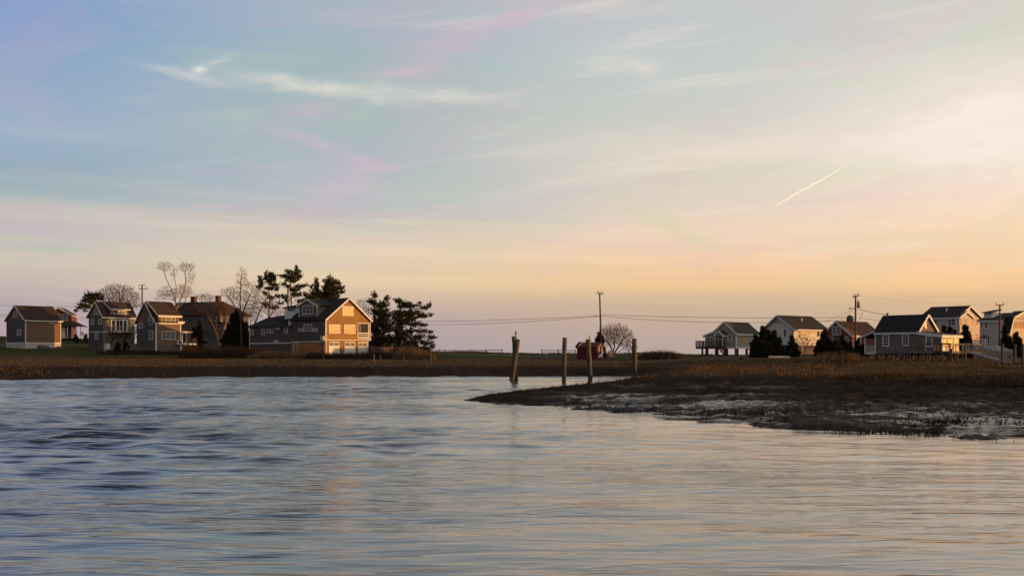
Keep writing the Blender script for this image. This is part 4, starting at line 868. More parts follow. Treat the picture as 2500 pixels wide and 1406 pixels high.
x0, z0 = H.hit(2364.5, 757.5); b = MB(); b.tube([(x0, -.06, z0), (x0, -.0, z0)], .42, 20); H.part('round_vent', b, M['clap_white'])
b = MB(); y0, z0 = H.hit(2311, 757, 'L', off=2.0); b.tube([(2.0, y0, z0 - .6), (2.0, y0, z0 + .35)], .14, 8); H.part('vent_pipe', b, M['trim'])
dx0, _ = H.hit(2379, 840, off=-3.5); dx1, dz = H.hit(2417, 844.5, off=-3.5); b = MB(); b.box(dx0, dx1, -3.5, -.6, dz - .3, dz); H.part('side_deck', b, M['clap_white'])
b = MB(); zt = H.z(831); railing(b, [(dx0, -3.45, dz), (dx1, -3.45, dz)], 1.0, 1.9, .1, (1, .1), .11); H.part('railing', b, M['trim'])

# --- gambrel house at the right edge
H = House('gambrel_house', 2463, 180, 40, 868, 'beige gambrel roofed house with white roof dormer at the right edge')
Lw, _ = H.hit(2392, 800, 'L'); Rw, _ = H.hit(2534, 800); ze = H.z(782); _, zr = H.hit(2494, 761); zr2 = H.z(763, Rw / 2, Lw / 2)
gable(H, 'y', -.0, Rw, ze, zr - .25, ze, 1.2, Lw, -.6, 'clap_pale', 'roof', over=.3, name='wing_wall', rname='wing_roof', ends=(False, True))
a0, zq0 = H.hit(2467, 811); a1, zq1 = H.hit(2473.5, 776)
profile_block(H, 'y', [(.1, zq0), (a1 - a0 + .4, zq1), (Rw / 2, zr), (Rw - (a1 - a0) - .4, zq1), (Rw - .1, zq0)], 0, 1.19, -.6, 'clap_cream', 'roof', over=.25, ends=(True, False))
window(H, 'R', 2475, 784, 2489.5, 801.5, 2, (1, 2), 'glass_sunset', trim='clap_cream'); window(H, 'R', 2474, 817, 2479, 829, 1, (1, 2)); window(H, 'R', 2492, 784, 2506, 801, 2, (1, 2), 'glass_sunset', trim='clap_cream'); window(H, 'R', 2486, 818, 2491, 824, 1, (1, 1))
window(H, 'L', 2393.5, 786, 2399.5, 801, 1, (1, 2)); window(H, 'L', 2403.5, 786.5, 2412.5, 801, 1, (1, 2)); window(H, 'L', 2410.5, 816.5, 2417, 838, 1, (1, 1), name='door')
xo = 1.2; y0, zt = H.hit(2422, 762, 'L', off=xo); y1, _ = H.hit(2402, 762, 'L', off=xo); zbb = H.z(777, xo, y0)
b = MB(); b.box(xo, Rw / 2, y0, y1, zbb - .3, zt); H.part('dormer', b, M['clap_white'])
b = MB(); b.slab([(xo - .3, y0 - .3, zt), (xo - .3, y1 + .3, zt), (Rw / 2, y1 - .2, zt + .55), (Rw / 2, y0 + .2, zt + .55)], .12); H.part('dormer_roof', b, M['roof'])
window(H, 'L', 2403.5, 763.5, 2421, 770, 3, (1, 1), off=xo)
# folded dark canopy on the deck between the two houses
cp = empty('patio_umbrella', P(2405, 845, 176)); tag(cp, 'dark purple patio canopy between the pale house and the gambrel house', 'umbrella')
b = MB(); b.tube([(0, 0, 0), (0, 0, 1.8)], .05, 8); b.build('pole', M['trim'], cp)
b = MB(); n = 8; ring = [(1.15 * math.cos(2 * math.pi * k / n), 1.15 * math.sin(2 * math.pi * k / n), 1.25) for k in range(n)]
for k in range(n): b.ext([ring[k], ring[(k + 1) % n], (0, 0, 1.75)], (0, 0, .02))
b.build('canopy', M['purple'], cp)

# --- stilted cottage at the marsh edge, the one in full sun
H = House('marsh_cottage', 2298.5, 128, 36, 884, 'weathered cottage on piles with glowing triangular gable and a long railed deck')
zfl = H.z(862); Lt, _ = H.hit(2138.5, 840, 'L'); ym, _ = H.hit(2241, 840, 'L'); Rw, _ = H.hit(2341.5, 840); Lp, _ = H.hit(2111.5, 840, 'L')
wM, _ = H.hit(2287, 808, off=ym); zeM = H.z(808.5, 0, ym); xr, zr = H.hit(2263.5, 769, off=ym)
gable(H, 'y', 0, wM, zeM, zr, zeM, ym, Lt, zfl, 'shingle', 'roof_blue', sr=xr, over=.22, th=.12)
# flat roofed sun room
zA = H.z(812, 0, ym); zB = H.z(820, 0, 0); b = MB(); b.hexa([(0, 0, zfl), (Rw, 0, zfl), (Rw, ym + .0, zfl), (0, ym - .003, zfl)], [(0, 0, zB), (Rw, 0, zB), (Rw, ym, zA), (0, ym - .003, zA)]); H.part('sun_room', b, M['shingle'])
b = MB(); b.hexa([(-.25, -.25, zB + .02), (Rw + .25, -.25, zB + .02), (Rw + .25, ym, zA + .02), (-.25, ym - .003, zA + .02)], [(-.25, -.25, zB + .12), (Rw + .25, -.25, zB + .12), (Rw + .25, ym, zA + .16), (-.25, ym - .003, zA + .16)]); H.part('sun_room_roof', b, M['roof_blue'])
b = MB(); b.hexa([(-.30, -.30, zB - .2), (-.25, -.30, zB - .2), (-.25, ym, zA - .2), (-.30, ym, zA - .2)], [(-.30, -.30, zB + .1), (-.25, -.30, zB + .1), (-.25, ym, zA + .14), (-.30, ym, zA + .14)])
b.box(-.25, Rw + .3, -.30, -.25, zB - .2, zB + .1); H.part('fascia', b, M['trim'])
b = MB(); b.box(-.04, .1, -.04, -.0, zfl, zB); H.part('corner_board', b, M['trim'])
# glass front of the sun room, the low sun's glow painted into its panes
for a_, c_ in ((2300.5, 2312), (2313, 2327), (2328.5, 2340)): window(H, 'R', a_, 821, c_, 857, 1, (1, 1), 'glass_sunset_bright', name='glass_door', fr=.1)
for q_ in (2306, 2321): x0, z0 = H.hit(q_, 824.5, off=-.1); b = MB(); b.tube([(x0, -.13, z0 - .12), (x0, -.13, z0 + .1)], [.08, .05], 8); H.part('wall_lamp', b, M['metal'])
window(H, 'R', 2256.5, 783, 2262, 802, 1, (1, 1), 'glass_sunset_bright', off=ym, fr=.07)
window(H, 'L', 2155, 816, 2171.5, 846, 1, (2, 4), fr=.13); window(H, 'L', 2202.5, 815, 2219.5, 844.5, 1, (2, 4), fr=.13); window(H, 'L', 2260, 820.5, 2277.5, 847, 1, (2, 4), fr=.13)
b = MB(); q, _ = H.hit(2166.5, 772, 'L', off=wM / 2); b.tube([(wM / 2, q, zr - .2), (wM / 2, q, zr + .25)], .07, 8); b.tube([(wM / 2, q, zr + .2), (wM / 2, q, zr + .38)], .14, 8); H.part('stove_pipe', b, M['black'])
# left porch under the lean-to roof
zpo, = (H.z(824, 0, Lp),); zpi = H.z(809, 0, Lt)
b = MB(); b.slab([(-.3, Lp + .45, zpo), (wM, Lp + .45, zpo), (wM, Lt, zpi), (-.3, Lt, zpi)], .1); H.part('porch_roof', b, M['roof_blue'])
b = MB(); b.bar((-.33, Lp + .45, zpo - .02), (-.33, Lt, zpi - .02), .05, .16); b.box(-.06, .06, Lp - .1, Lp + .02, zfl, zpo + .1); b.box(-.06, .06, Lt, Lt + .13, zfl, zpi - .1); b.box(-.06, .02, Lt, Lp, zfl - .1, zfl + .06); H.part('porch_frame', b, M['trim'])
b = MB(); railing(b, [(0, Lt + .13, zfl), (0, Lp - .1, zfl)], .85, 2, .06, (1, .1), .22); railing(b, [(0, Lp - .05, zfl), (wM, Lp - .05, zfl)], .85, 2, .06, (1, .1), .22); H.part('porch_railing', b, M['trim'])
pbox(H, 'porch_floor', 0, wM, Lt, Lp, zfl - .1, zfl, 'wood'); pbox(H, 'porch_back_wall', wM - .1, wM, Lt, Lp, zfl, zpi - .3, 'shingle'); b = MB(); b.box(wM * .5, wM * .5 + .1, Lp - .1, Lp, zfl, zpo + .1); H.part('porch_post', b, M['trim'])
# floor frame and piles
pbox(H, 'floor_frame', .02, max(wM, Rw) - .02, .02, Lp, zfl - .22, zfl - .003, 'wood_dark')
for y_ in np.linspace(.3, Lp - .2, 8):
    for x_ in (.2, 1.8, 3.0): H.part('pile', MB().tube([(x_, y_, -1.2), (x_, y_, zfl - .2)], .11, 8), M['pole'])
# deck along the long side
yd0, _ = H.hit(2345, 858, 'L', off=-1.8); yd1, _ = H.hit(2201, 860, 'L', off=-1.8); zdk = H.z(857.5, -1.8, 2)
dk = H.part('deck', MB().box(-1.9, -.02, yd0 + 1.2, yd1, zdk - .22, zdk), M['wood'])
b = MB(); railing(b, [(-1.85, yd1 - .05, zdk), (-1.85, yd0 + 1.2, zdk)], H.z(838.5, -1.8, 2) - zdk, 1.55, .085, (1, .93, .0), 0); H.part('deck_railing', b, M['wood'])
for y_ in np.linspace(yd0 + 1.3, yd1 - .2, 8): H.part('deck_pile', MB().tube([(-1.8, y_, -1.2), (-1.8, y_, zdk - .15)], .10, 8), M['pole'])
b = MB(); yy = np.linspace(yd0 + 1.3, yd1 - .2, 8)
for k in (1, 3, 6): b = MB(); b.bar((-1.85, yy[k], .1), (-1.85, yy[k + 1], zdk - .3), .05, .14); b.bar((-1.90, yy[k + 1], .1), (-1.90, yy[k], zdk - .3), .05, .14); H.part('cross_brace', b, M['wood'])
b = MB()
for k in range(5): b.box(-1.6, -.6, yd1 + .1 + .28 * k, yd1 + .38 + .28 * k, zdk - .22 * (k + 1) - .05, zdk - .22 * (k + 1))
for s_ in (-1.62, -.58): b.bar((s_, yd1, zdk - .15), (s_, yd1 + 1.5, zdk - 1.25), .05, .22)
H.part('deck_stairs', b, M['wood'])
# pier head right of the cottage
pbox(H, 'front_deck', -1.9, Rw + 1.2, -2.2, -.31, zdk - .22, zdk - .004, 'wood')
zt2 = H.z(840, Rw, -2); b = MB(); railing(b, [(-1.85, -.35, zdk), (-1.85, -2.15, zdk), (Rw + 1.15, -2.15, zdk), (Rw + 1.15, -.4, zdk)], zt2 - zdk, 1.2, .085, (1, .93, 0), 0); H.part('front_railing', b, M['wood'])
for x_ in np.linspace(-1.8, Rw + 1.1, 5): H.part('deck_pile', MB().tube([(x_, -2.1, -1.2), (x_, -2.1, zdk - .15)], .10, 8), M['pole'])
MC = H

# ------------------------------------------------------------------ trees
def seg_mesh(name, segs, mat, parent, n=5):
    """segs: array (k, 8): p0, p1, r0, r1 -> tapered prisms"""
    if not len(segs): return None
    S = np.asarray(segs, float); p0, p1, r0, r1 = S[:, :3], S[:, 3:6], S[:, 6], S[:, 7]
    d = p1 - p0; d /= np.linalg.norm(d, axis=1, keepdims=True) + 1e-9
    ref = np.where(np.abs(d[:, 2:3]) < .9, np.array([[0, 0, 1.0]]), np.array([[1.0, 0, 0]]))
    a = np.cross(d, ref); a /= np.linalg.norm(a, axis=1, keepdims=True) + 1e-9; b = np.cross(a, d)
    t = np.arange(n) * 2 * math.pi / n; c = np.cos(t)[None, :, None]; s = np.sin(t)[None, :, None]
    ring = a[:, None] * c + b[:, None] * s
    v = np.concatenate([p0[:, None] + ring * r0[:, None, None], (p1 + d * r1[:, None] * .3)[:, None] + ring * r1[:, None, None]], 1)
    k = len(S); base = (np.arange(k) * 2 * n)[:, None, None]; j = np.arange(n)
    f = np.stack([j, (j + 1) % n, n + (j + 1) % n, n + j], -1)[None] + base
    return npmesh(name, v.reshape(-1, 3), f.reshape(-1, 4), mat, parent, True)
def ellipsoid_pts(env, D, n, depth=1.0):
    out = []; tot = sum(e[2] * e[3] for e in env)
    for e in env:
        k = max(4, int(n * e[2] * e[3] / tot)); q = nr.normal(size=(k, 3)); q /= np.linalg.norm(q, axis=1, keepdims=True); q *= nr.rand(k, 1) ** (1 / 2.6)
        c = P(e[0], e[1], D); sx_ = e[2] / F * D; sz2 = e[3] / F * D
        out.append(np.stack([c.x + q[:, 0] * sx_, c.y + q[:, 1] * sx_ * depth, c.z + q[:, 2] * sz2], -1))
    return np.concatenate(out)
def grow(seeds, A, step, kill, reach, tropism=.15, maxn=6000, maxit=260):
    nodes = []; par = []
    for line in seeds:
        prev = -1
        for k in range(len(line) - 1):
            a, b_ = np.array(line[k]), np.array(line[k + 1]); m_ = max(1, int(np.linalg.norm(b_ - a) / step))
            for j in range(m_ + (k == len(line) - 2)):
                p = a + (b_ - a) * j / m_
                if prev >= 0: p = p + nr.normal(size=3) * step * .10
                nodes.append(p); par.append(prev); prev = len(nodes) - 1
    A = A.copy()
    for it in range(maxit):
        if not len(A) or len(nodes) > maxn: break
        N = np.array(nodes); d = ((A[:, None, :] - N[None]) ** 2).sum(-1); nn_ = d.argmin(1); dm = np.sqrt(d[np.arange(len(A)), nn_])
        ok = dm < reach
        if not ok.any(): reach *= 1.4; continue
        new = 0
        for i in np.unique(nn_[ok]):
            v = (A[(nn_ == i) & ok] - N[i]); v /= np.linalg.norm(v, axis=1, keepdims=True) + 1e-9; v = v.mean(0) + nr.normal(size=3) * .12; v[2] += tropism
            v /= np.linalg.norm(v) + 1e-9; q = N[i] + v * step
            if ((N - q) ** 2).sum(1).min() < (step * .3) ** 2: continue
            nodes.append(q); par.append(int(i)); new += 1
        N = np.array(nodes); d = ((A[:, None, :] - N[None, -max(new, 1):]) ** 2).sum(-1).min(1); A = A[d > kill ** 2]
        if not new: A = A[nr.rand(len(A)) > .2]
    return np.array(nodes), par
def bare_tree(label, D, seeds, env, n=500, tip=.022, step=None, bark='bark', twig='twig', group=None, expo=2.2, twigs=8, name='bare_tree', cat='tree', depth=.8, rmax=.3, thr=3.0):
    sc = D / F; step = step or 3.3 * sc; n = int(n * 2.2)
    line3 = [[tuple(P(px, py, D + dd)) for px, py, dd in [(q + (0,))[:3] for q in s_]] for s_ in seeds]
    N, par = grow(line3, ellipsoid_pts(env, D, n, depth), step, step * 1.5, step * 9)
    k = len(N); r = np.zeros(k); ch = [[] for _ in range(k)]
    for i, p in enumerate(par):
        if p >= 0: ch[p].append(i)
    acc = np.zeros(k)
    for i in range(k - 1, -1, -1):
        if not ch[i]: acc[i] = tip ** expo
        if par[i] >= 0: acc[par[i]] += acc[i]
    r = np.minimum(acc ** (1 / expo), rmax)
    big, small = [], []
    for i, p in enumerate(par):
        if p < 0: continue
        (big if r[i] > tip * thr else small).append([*N[p], *N[i], min(r[p], r[i] * 1.35), r[i]])
    # fine twigs along every thin shoot
    for i in range(k):
        if par[i] >= 0 and r[i] < tip * 2.4:
            d = N[i] - N[par[i]]; d /= np.linalg.norm(d) + 1e-9
            for _ in range(twigs // 2 if not ch[i] else (1 if rnd.random() < .95 else 0)):
                v = d + nr.normal(size=3) * .42; v[2] += .28; v /= np.linalg.norm(v); e_ = N[i] + v * step * nr.uniform(1.2, 3.2); small.append([*N[i], *e_, tip * .7, tip * .4])
                w_ = v + nr.normal(size=3) * .35; w_[2] += .15; w_ /= np.linalg.norm(w_); m__ = N[i] + (e_ - N[i]) * nr.uniform(.2, .7); small.append([*m__, *(m__ + w_ * step * nr.uniform(.8, 2.0)), tip * .5, tip * .35])
    base = line3[0][0]; root = empty(name, base); tag(root, label, cat, group)
    off = np.array([base[0], base[1], base[2]] * 2 + [0, 0])
    seg_mesh('trunk', np.array(big) - off if big else [], M[bark], root, 6); seg_mesh('crown', np.array(small) - off, M[twig], root, 3)
    return root
def tufts(pts, length, width, k, mat, parent, name='crown', up=.4, out=None, off=(0, 0, 0)):
    """spiky bunches of thin triangles"""
    n = len(pts); d = nr.normal(size=(n, k, 3)); d /= np.linalg.norm(d, axis=2, keepdims=True); d[..., 2] += up
    if out is not None: d += out[:, None, :] * .8
    d /= np.linalg.norm(d, axis=2, keepdims=True); s = nr.normal(size=(n, k, 3)); s -= (s * d).sum(-1, keepdims=True) * d; s /= np.linalg.norm(s, axis=2, keepdims=True)
    L = length * nr.uniform(.6, 1.3, (n, k, 1)); c = np.asarray(pts)[:, None, :] - np.array(off)
    v = np.stack([c - s * width, c + s * width, c + d * L], 2).reshape(-1, 3)
    return npmesh(name, v, np.arange(len(v)).reshape(-1, 3), mat, parent)
def conifer(label, D, stems, cl, mat='pine', dens=1.0, tl=.30, tw=.045, name='pine_tree', cat='tree', group=None, rad=.17, up=.45, depth=.9, k=7):
    sc = D / F; base = P(stems[0][0][0], stems[0][0][1], D); root = empty(name, base); tag(root, label, cat, group)
    st = [np.array([tuple(P(px, py, D + rnd.uniform(-.3, .3))) for px, py in s_]) for s_ in stems]
    segs = []; allp = []
    for s_, orig in zip(st, stems):
        L = len(s_)
        fine = [s_[0] + (s_[-1] - s_[0]) * 0]
        for a in range(L - 1):
            for j in range(4): fine.append(s_[a] + (s_[a + 1] - s_[a]) * (j + 1) / 4 + nr.normal(size=3) * .05)
        m_ = len(fine)
        for a in range(m_ - 1): segs.append([*fine[a], *fine[a + 1], rad * (1 - .75 * a / m_), rad * (1 - .75 * (a + 1) / m_)])
        allp += fine
    allp = np.array(allp); pts = []; br = []; outs = []
    for c_ in cl:
        px, py, rx, ry = c_[:4]; sx_ = rx * sc; sz2 = ry * sc; c = np.array(P(px, py, D + rnd.uniform(-1, 1) * min(depth, 1.2) * 1.3))
        px, py, rx, ry = c_[:4]; sx_ = rx * sc * 1.12; sz2 = (ry + 1.2) * sc * 1.35; c = np.array(P(px, py, D + rnd.uniform(-1, 1) * min(depth, 1.2) * 1.3))
        nb = max(6, int(dens * (rx * ry) / 7) + 5); bough = []; side = np.sign(c[0] - allp[:, 0].mean())
        for _ in range(nb):
            q = nr.normal(size=3); q /= np.linalg.norm(q); q[2] = q[2] * .9 + .12; e_ = c + q * np.array([sx_, sx_ * depth, sz2]) * rnd.uniform(.75, 1.12); s0 = c + nr.normal(size=3) * np.array([sx_, sx_, sz2]) * .28 - np.array([side * sx_ * .25, 0, sz2 * .15])
            m_ = int(np.clip(np.linalg.norm(e_ - s0) / .075, 6, 40)); t = nr.rand(m_, 1); ln_ = s0 + (e_ - s0) * t; ln_[:, 2] += .16 * (t[:, 0] ** 2) * min(1.2, np.linalg.norm(e_ - s0))
            ln_ += nr.normal(size=(m_, 3)) * (.15 * (1.15 - t)) ; pts.append(ln_); dd_ = (e_ - s0) / (np.linalg.norm(e_ - s0) + 1e-6); outs.append(np.repeat(dd_[None], m_, 0)); bough.append((s0, e_))
        wav = np.array([e_ - c for s0, e_ in bough]); m_ = len(wav)
        cand = allp[allp[:, 2] < c[2] + .1]; cand = cand if len(cand) else allp
        b0 = cand[((cand - c) ** 2).sum(1).argmin()]; mid = (b0 + c) / 2 + np.array([0, 0, -.15])
        rr = min(.07, .02 + .02 * np.linalg.norm(c - b0)); br += [[*b0, *mid, rr, rr * .7], [*mid, *c, rr * .7, rr * .35]]
        for j in range(min(9, m_)): br.append([*c, *(c + wav[j] * .95), rr * .35, .012])
    pts = np.concatenate(pts); outs = np.concatenate(outs); off = np.array([*base, *base, 0, 0])
    seg_mesh('trunk', np.array(segs) - off, M['bark'], root, 7); seg_mesh('branches', np.array(br) - off, M['bark'], root, 4)
    tufts(pts, tl, tw, k, M[mat], root, 'crown', up, outs, base)
    return root
def cedar(label, D, spires, mat='cedar', group=None, dens=1.0, name='cedar_tree', cat='tree', tl=.34, tw=.05, k=6):
    """spires: (px, top, base, half width)"""
    sc = D / F; base = P(spires[0][0], spires[0][2], D); root = empty(name, base); tag(root, label, cat, group); pts = []; segs = []; outs = []
    for px, t_, b_, hw in spires:
        c = P(px, b_, D); h_ = (b_ - t_) * sc; W_ = hw * sc; dz = rnd.uniform(-1, 1) * W_ * .6; ncl = int(hw * (b_ - t_) / 14) + 8
        segs.append([c.x, c.y + dz, c.z - .3, c.x + rnd.uniform(-.1, .1) * W_, c.y + dz, c.z + h_ * .93, .09, .02])
        for q in range(ncl):
            u = (q + rnd.random()) / ncl; rm = W_ * 1.1 * min(1, (1.04 - u) * 1.25) ** .95 * rnd.uniform(.55, 1.15); an = rnd.random() * 2 * math.pi; rr_ = rm * rnd.uniform(.25, 1)
            cc_ = np.array([c.x + math.cos(an) * rr_, c.y + dz + math.sin(an) * rr_ * .9, c.z + u * h_ * .95]); m_ = int((14 + 26 * (1 - u)) * dens)
            dirv = np.array([math.cos(an) * .7, math.sin(an) * .7, .85]); L_ = rnd.uniform(.25, .6) * (.5 + W_ * .5)
            t = nr.rand(m_, 1); qq = cc_ + dirv * (t - .4) * L_ + nr.normal(size=(m_, 3)) * (1.05 - t) * W_ * .17 * np.array([1, 1, .8])
            qq[:, 2] = np.maximum(qq[:, 2], c.z + .02); pts.append(qq); outs.append(np.repeat(dirv[None], m_, 0)); segs.append([c.x, c.y + dz, max(c.z, cc_[2] - .3 * rr_), *cc_, .03, .012])
    pts = np.concatenate(pts); off = np.array([*base, *base, 0, 0]); seg_mesh('trunk', np.array(segs) - off, M['bark'], root, 6)
    tufts(pts, tl, tw, k, M[mat], root, 'crown', .5, np.concatenate(outs), base)
    return root

bare_tree('wide bare tree with fine pink brown twigs behind the balcony house', 250, [[(287, 815), (287, 770), (284, 745)], [(287, 775), (272, 742)], [(287, 775), (302, 742)], [(287, 765), (293, 735)]],
          [(288, 727, 52, 33), (288, 745, 56, 18)], 1300, .02)
bare_tree('tall pale bare tree with two high feathery crowns above the third house', 250, [[(436, 800), (430, 750), (422, 715), (408, 685), (400, 662)], [(428, 742), (430, 700), (424, 668)], [(432, 752), (447, 715), (454, 690), (452, 662)], [(434, 752), (452, 735), (466, 700)]],
          [(402, 652, 19, 12), (425, 665, 8, 16), (455, 654, 19, 12), (466, 678, 9, 20), (405, 716, 22, 12), (444, 714, 26, 18), (424, 722, 14, 14), (392, 728, 12, 8)], 1050, .02, bark='bark_pale', twig='twig_pale')
bare_tree('bare tree with tall pointed crown right of the old dark house', 228, [[(590, 850), (588, 800), (586, 740), (588, 690), (591, 665)], [(588, 780), (600, 745), (612, 715)], [(587, 770), (568, 738), (555, 722)]],
          [(592, 690, 14, 36), (572, 722, 22, 22), (612, 716, 20, 26), (556, 716, 18, 12), (604, 750, 26, 30)], 1000, .019)
bare_tree('leaning many stemmed bare tree left of the garage house', 222, [[(612, 852), (618, 800), (632, 765), (650, 730)], [(612, 852), (612, 790), (610, 760)], [(618, 852), (640, 800), (668, 760)]],
          [(640, 735, 24, 30), (665, 755, 24, 26), (622, 765, 18, 24), (690, 765, 18, 18)], 560, .02, depth=.6)
bare_tree('round bare tree with dense upright twigs right of the red shed', 186, [[(1497, 874), (1496, 862), (1490, 842), (1476, 828)], [(1496, 866), (1500, 845), (1498, 825)], [(1497, 866), (1510, 846), (1522, 826)], [(1498, 868), (1516, 855), (1532, 843)]],
          [(1500, 818, 40, 26), (1520, 822, 26, 26), (1480, 826, 22, 22)], 1300, .018)
bare_tree('small bare bush behind the rightmost river piling', 188, [[(1538, 872), (1536, 860)], [(1540, 870), (1545, 855)]], [(1536, 848, 15, 14), (1546, 846, 10, 12)], 200, .018, name='bare_bush', cat='bush')
bare_tree('thick forked tree with brown twiggy crown in front of the old dark house', 242, [[(534, 856), (531, 825), (520, 795), (507, 772)], [(533, 840), (528, 800), (526, 780)], [(536, 845), (545, 805), (551, 778)]],
          [(505, 758, 34, 14), (545, 756, 30, 15), (480, 756, 22, 12), (525, 748, 30, 12)], 700, .028, rmax=.42, thr=3.5, expo=2.0)
bare_tree('small bare tree top showing between the two chimneys of the old house', 300, [[(503, 790), (502, 745)], [(502, 755), (492, 735)], [(502, 755), (513, 736)]], [(502, 728, 24, 9)], 260, .02)
bare_tree('bare thorny tree in front of the white house wall', 160, [[(1962, 872), (1966, 850), (1958, 832)], [(1966, 852), (1976, 832)], [(1950, 872), (1955, 850), (1948, 835)]], [(1958, 832, 20, 16), (1975, 838, 16, 20), (1946, 842, 12, 14)], 170, .018)
bare_tree('bare tree showing past the right roof slope of the garage house', 226, [[(888, 860), (888, 790), (885, 760)]], [(884, 745, 14, 14), (894, 760, 14, 22)], 240, .018)
bare_tree('tangled bare shrub in front of the dark side wall of the garage house', 194, [[(752, 872), (750, 858)], [(770, 872), (772, 856)], [(735, 872), (733, 860)]], [(752, 850, 26, 13), (736, 856, 14, 10), (775, 852, 14, 12)], 300, .018, name='bare_bush', cat='bush')

conifer('small wind swept pine leaning left of the balcony house', 245, [[(243, 810), (242, 770), (233, 740)], [(242, 765), (215, 752)]],
        [(219, 721, 14, 6), (237, 719, 10, 5), (246, 728, 9, 7), (223, 730, 17, 6), (206, 735, 9, 4), (229, 740, 15, 5), (199, 744, 10, 3), (213, 748, 14, 4), (191, 752, 9, 2.5), (184, 759, 5, 1.6), (207, 758, 6, 2)], dens=1.5)
conifer('slender pine with clustered head, left of the tallest pine', 225, [[(657, 852), (658, 770), (657, 700), (659, 675)]],
        [(659, 672, 9, 8), (648, 677, 7, 7), (669, 678, 9, 7), (659, 686, 13, 6), (635, 680, 5, 7), (637, 693, 9, 5), (670, 697, 12, 4), (676, 706, 9, 3), (633, 701, 8, 4), (658, 706, 13, 3), (681, 723, 9, 3.5), (667, 726, 13, 3.5), (645, 717, 9, 3), (684, 740, 9, 3), (648, 745, 10, 4), (672, 752, 12, 4)], dens=1.25)
conifer('tallest pine with open layered branches above the garage house', 225, [[(710, 800), (710, 740), (711, 690), (720, 662)]],
        [(724, 657, 4, 6), (730, 662, 5, 4), (705, 666, 9, 4), (718, 669, 11, 6), (690, 676, 9, 3.5), (709, 678, 17, 5), (732, 678, 9, 4), (712, 686, 16, 4), (692, 694, 8, 3), (732, 701, 14, 3), (747, 697, 9, 1.8), (720, 708, 15, 4), (701, 699, 9, 3), (695, 725, 9, 3), (724, 720, 16, 3.5), (748, 719, 9, 3), (702, 736, 12, 3), (735, 734, 12, 3.5)], dens=1.3)
conifer('narrow pointed pine between two larger pines', 232, [[(771, 800), (771, 740), (772, 690)]], [(772, 686, 4, 7), (771, 697, 7, 6), (775, 708, 10, 7), (761, 700, 3, 6), (768, 720, 16, 7), (752, 726, 9, 5), (772, 732, 18, 6)], dens=1.4)
conifer('broad dense dark pine rising behind the garage house ridge', 232, [[(808, 800), (808, 740), (806, 690)]],
        [(804, 682, 6, 6), (815, 690, 9, 7), (799, 692, 12, 7), (826, 692, 9, 4), (808, 702, 20, 8), (832, 704, 10, 4), (838, 712, 8, 4), (815, 715, 21, 7), (794, 711, 10, 9), (786, 722, 13, 6), (810, 727, 25, 6)], dens=1.7)
conifer('tall dark pine thicket at the right corner of the garage house', 226, [[(912, 866), (915, 800), (914, 735)], [(938, 866), (938, 800), (942, 740)], [(926, 866), (927, 780)]],
        [(913, 722, 8, 8), (907, 738, 13, 6), (921, 746, 11, 8), (946, 730, 8, 6), (938, 745, 14, 7), (917, 764, 17, 9), (940, 770, 20, 12), (926, 788, 20, 11), (946, 800, 20, 14), (914, 808, 14, 14), (932, 826, 22, 13), (908, 834, 12, 10), (950, 836, 16, 12), (925, 848, 24, 12), (900, 850, 10, 10)], dens=1.2)
conifer('wide spreading pine with long upturned boughs at the edge of the open ground', 222, [[(976, 870), (986, 835), (1005, 790), (1010, 755)], [(972, 870), (968, 800), (972, 745)], [(985, 868), (1005, 840), (1035, 828)]],
        [(968, 736, 11, 4), (984, 745, 20, 7), (976, 733, 5, 5), (1004, 748, 16, 5), (1039, 752, 13, 3.5), (1049, 746, 5, 5), (1025, 743, 4, 5), (1000, 765, 30, 6), (1034, 772, 18, 3.5), (1052, 770, 7, 1.6), (978, 784, 26, 9), (1014, 792, 20, 4), (1034, 794, 10, 2.5), (1000, 810, 16, 5), (1030, 810, 17, 3.5), (1050, 812, 8, 2.5),
         (1020, 825, 20, 4.5), (1054, 825, 14, 2.2), (1002, 836, 22, 6), (1038, 838, 18, 4), (1057, 844, 8, 4), (970, 802, 18, 10), (965, 828, 20, 12), (1045, 852, 16, 4), (990, 852, 24, 8), (975, 770, 16, 10), (1005, 778, 18, 6), (985, 820, 22, 8), (1010, 848, 28, 7)], dens=1.2)
cedar('dark overgrown evergreen between the old house and the garage house', 230, [(578, 752, 856, 12), (566, 764, 856, 13), (590, 768, 858, 12), (601, 786, 858, 11), (556, 790, 856, 12), (546, 818, 856, 12), (611, 815, 858, 9), (572, 800, 857, 24), (594, 822, 858, 18)], 'ivy', dens=1.1, name='evergreen_shrub', tl=.45)
cedar('dark brushy thicket on the ground beneath the two pines', 232, [(920, 838, 866, 20), (945, 842, 866, 18), (970, 840, 866, 18), (1000, 846, 866, 20), (1030, 852, 866, 16)], 'ivy', name='evergreen_shrub', cat='bush')
cedar('dark evergreen bush behind the side deck of the third house', 232, [(487, 782, 852, 13), (474, 800, 850, 9)], 'ivy', name='evergreen_shrub', cat='bush')
cedar('low dark bush at the foot of the balcony house', 216, [(290, 838, 860, 9), (308, 836, 860, 8)], 'ivy', name='evergreen_shrub', cat='bush')
cedar('dark bush under the porch house veranda', 262, [(208, 816, 838, 8), (184, 818, 836, 7)], 'ivy', name='evergreen_shrub', cat='bush')
cedar('dark scrubby cedar between the red shed and the utility pole', 189, [(1463, 812, 872, 10), (1470, 822, 872, 9), (1456, 826, 856, 6)], dens=1.1)
cedar('large dark cedar clump hiding the right end of the stilt house', 165, [(1862, 798, 878, 17), (1846, 820, 878, 15), (1876, 806, 878, 11), (1888, 808, 878, 11), (1899, 826, 878, 12), (1836, 838, 878, 10), (1870, 830, 880, 30), (1908, 846, 878, 8)], dens=1.25)
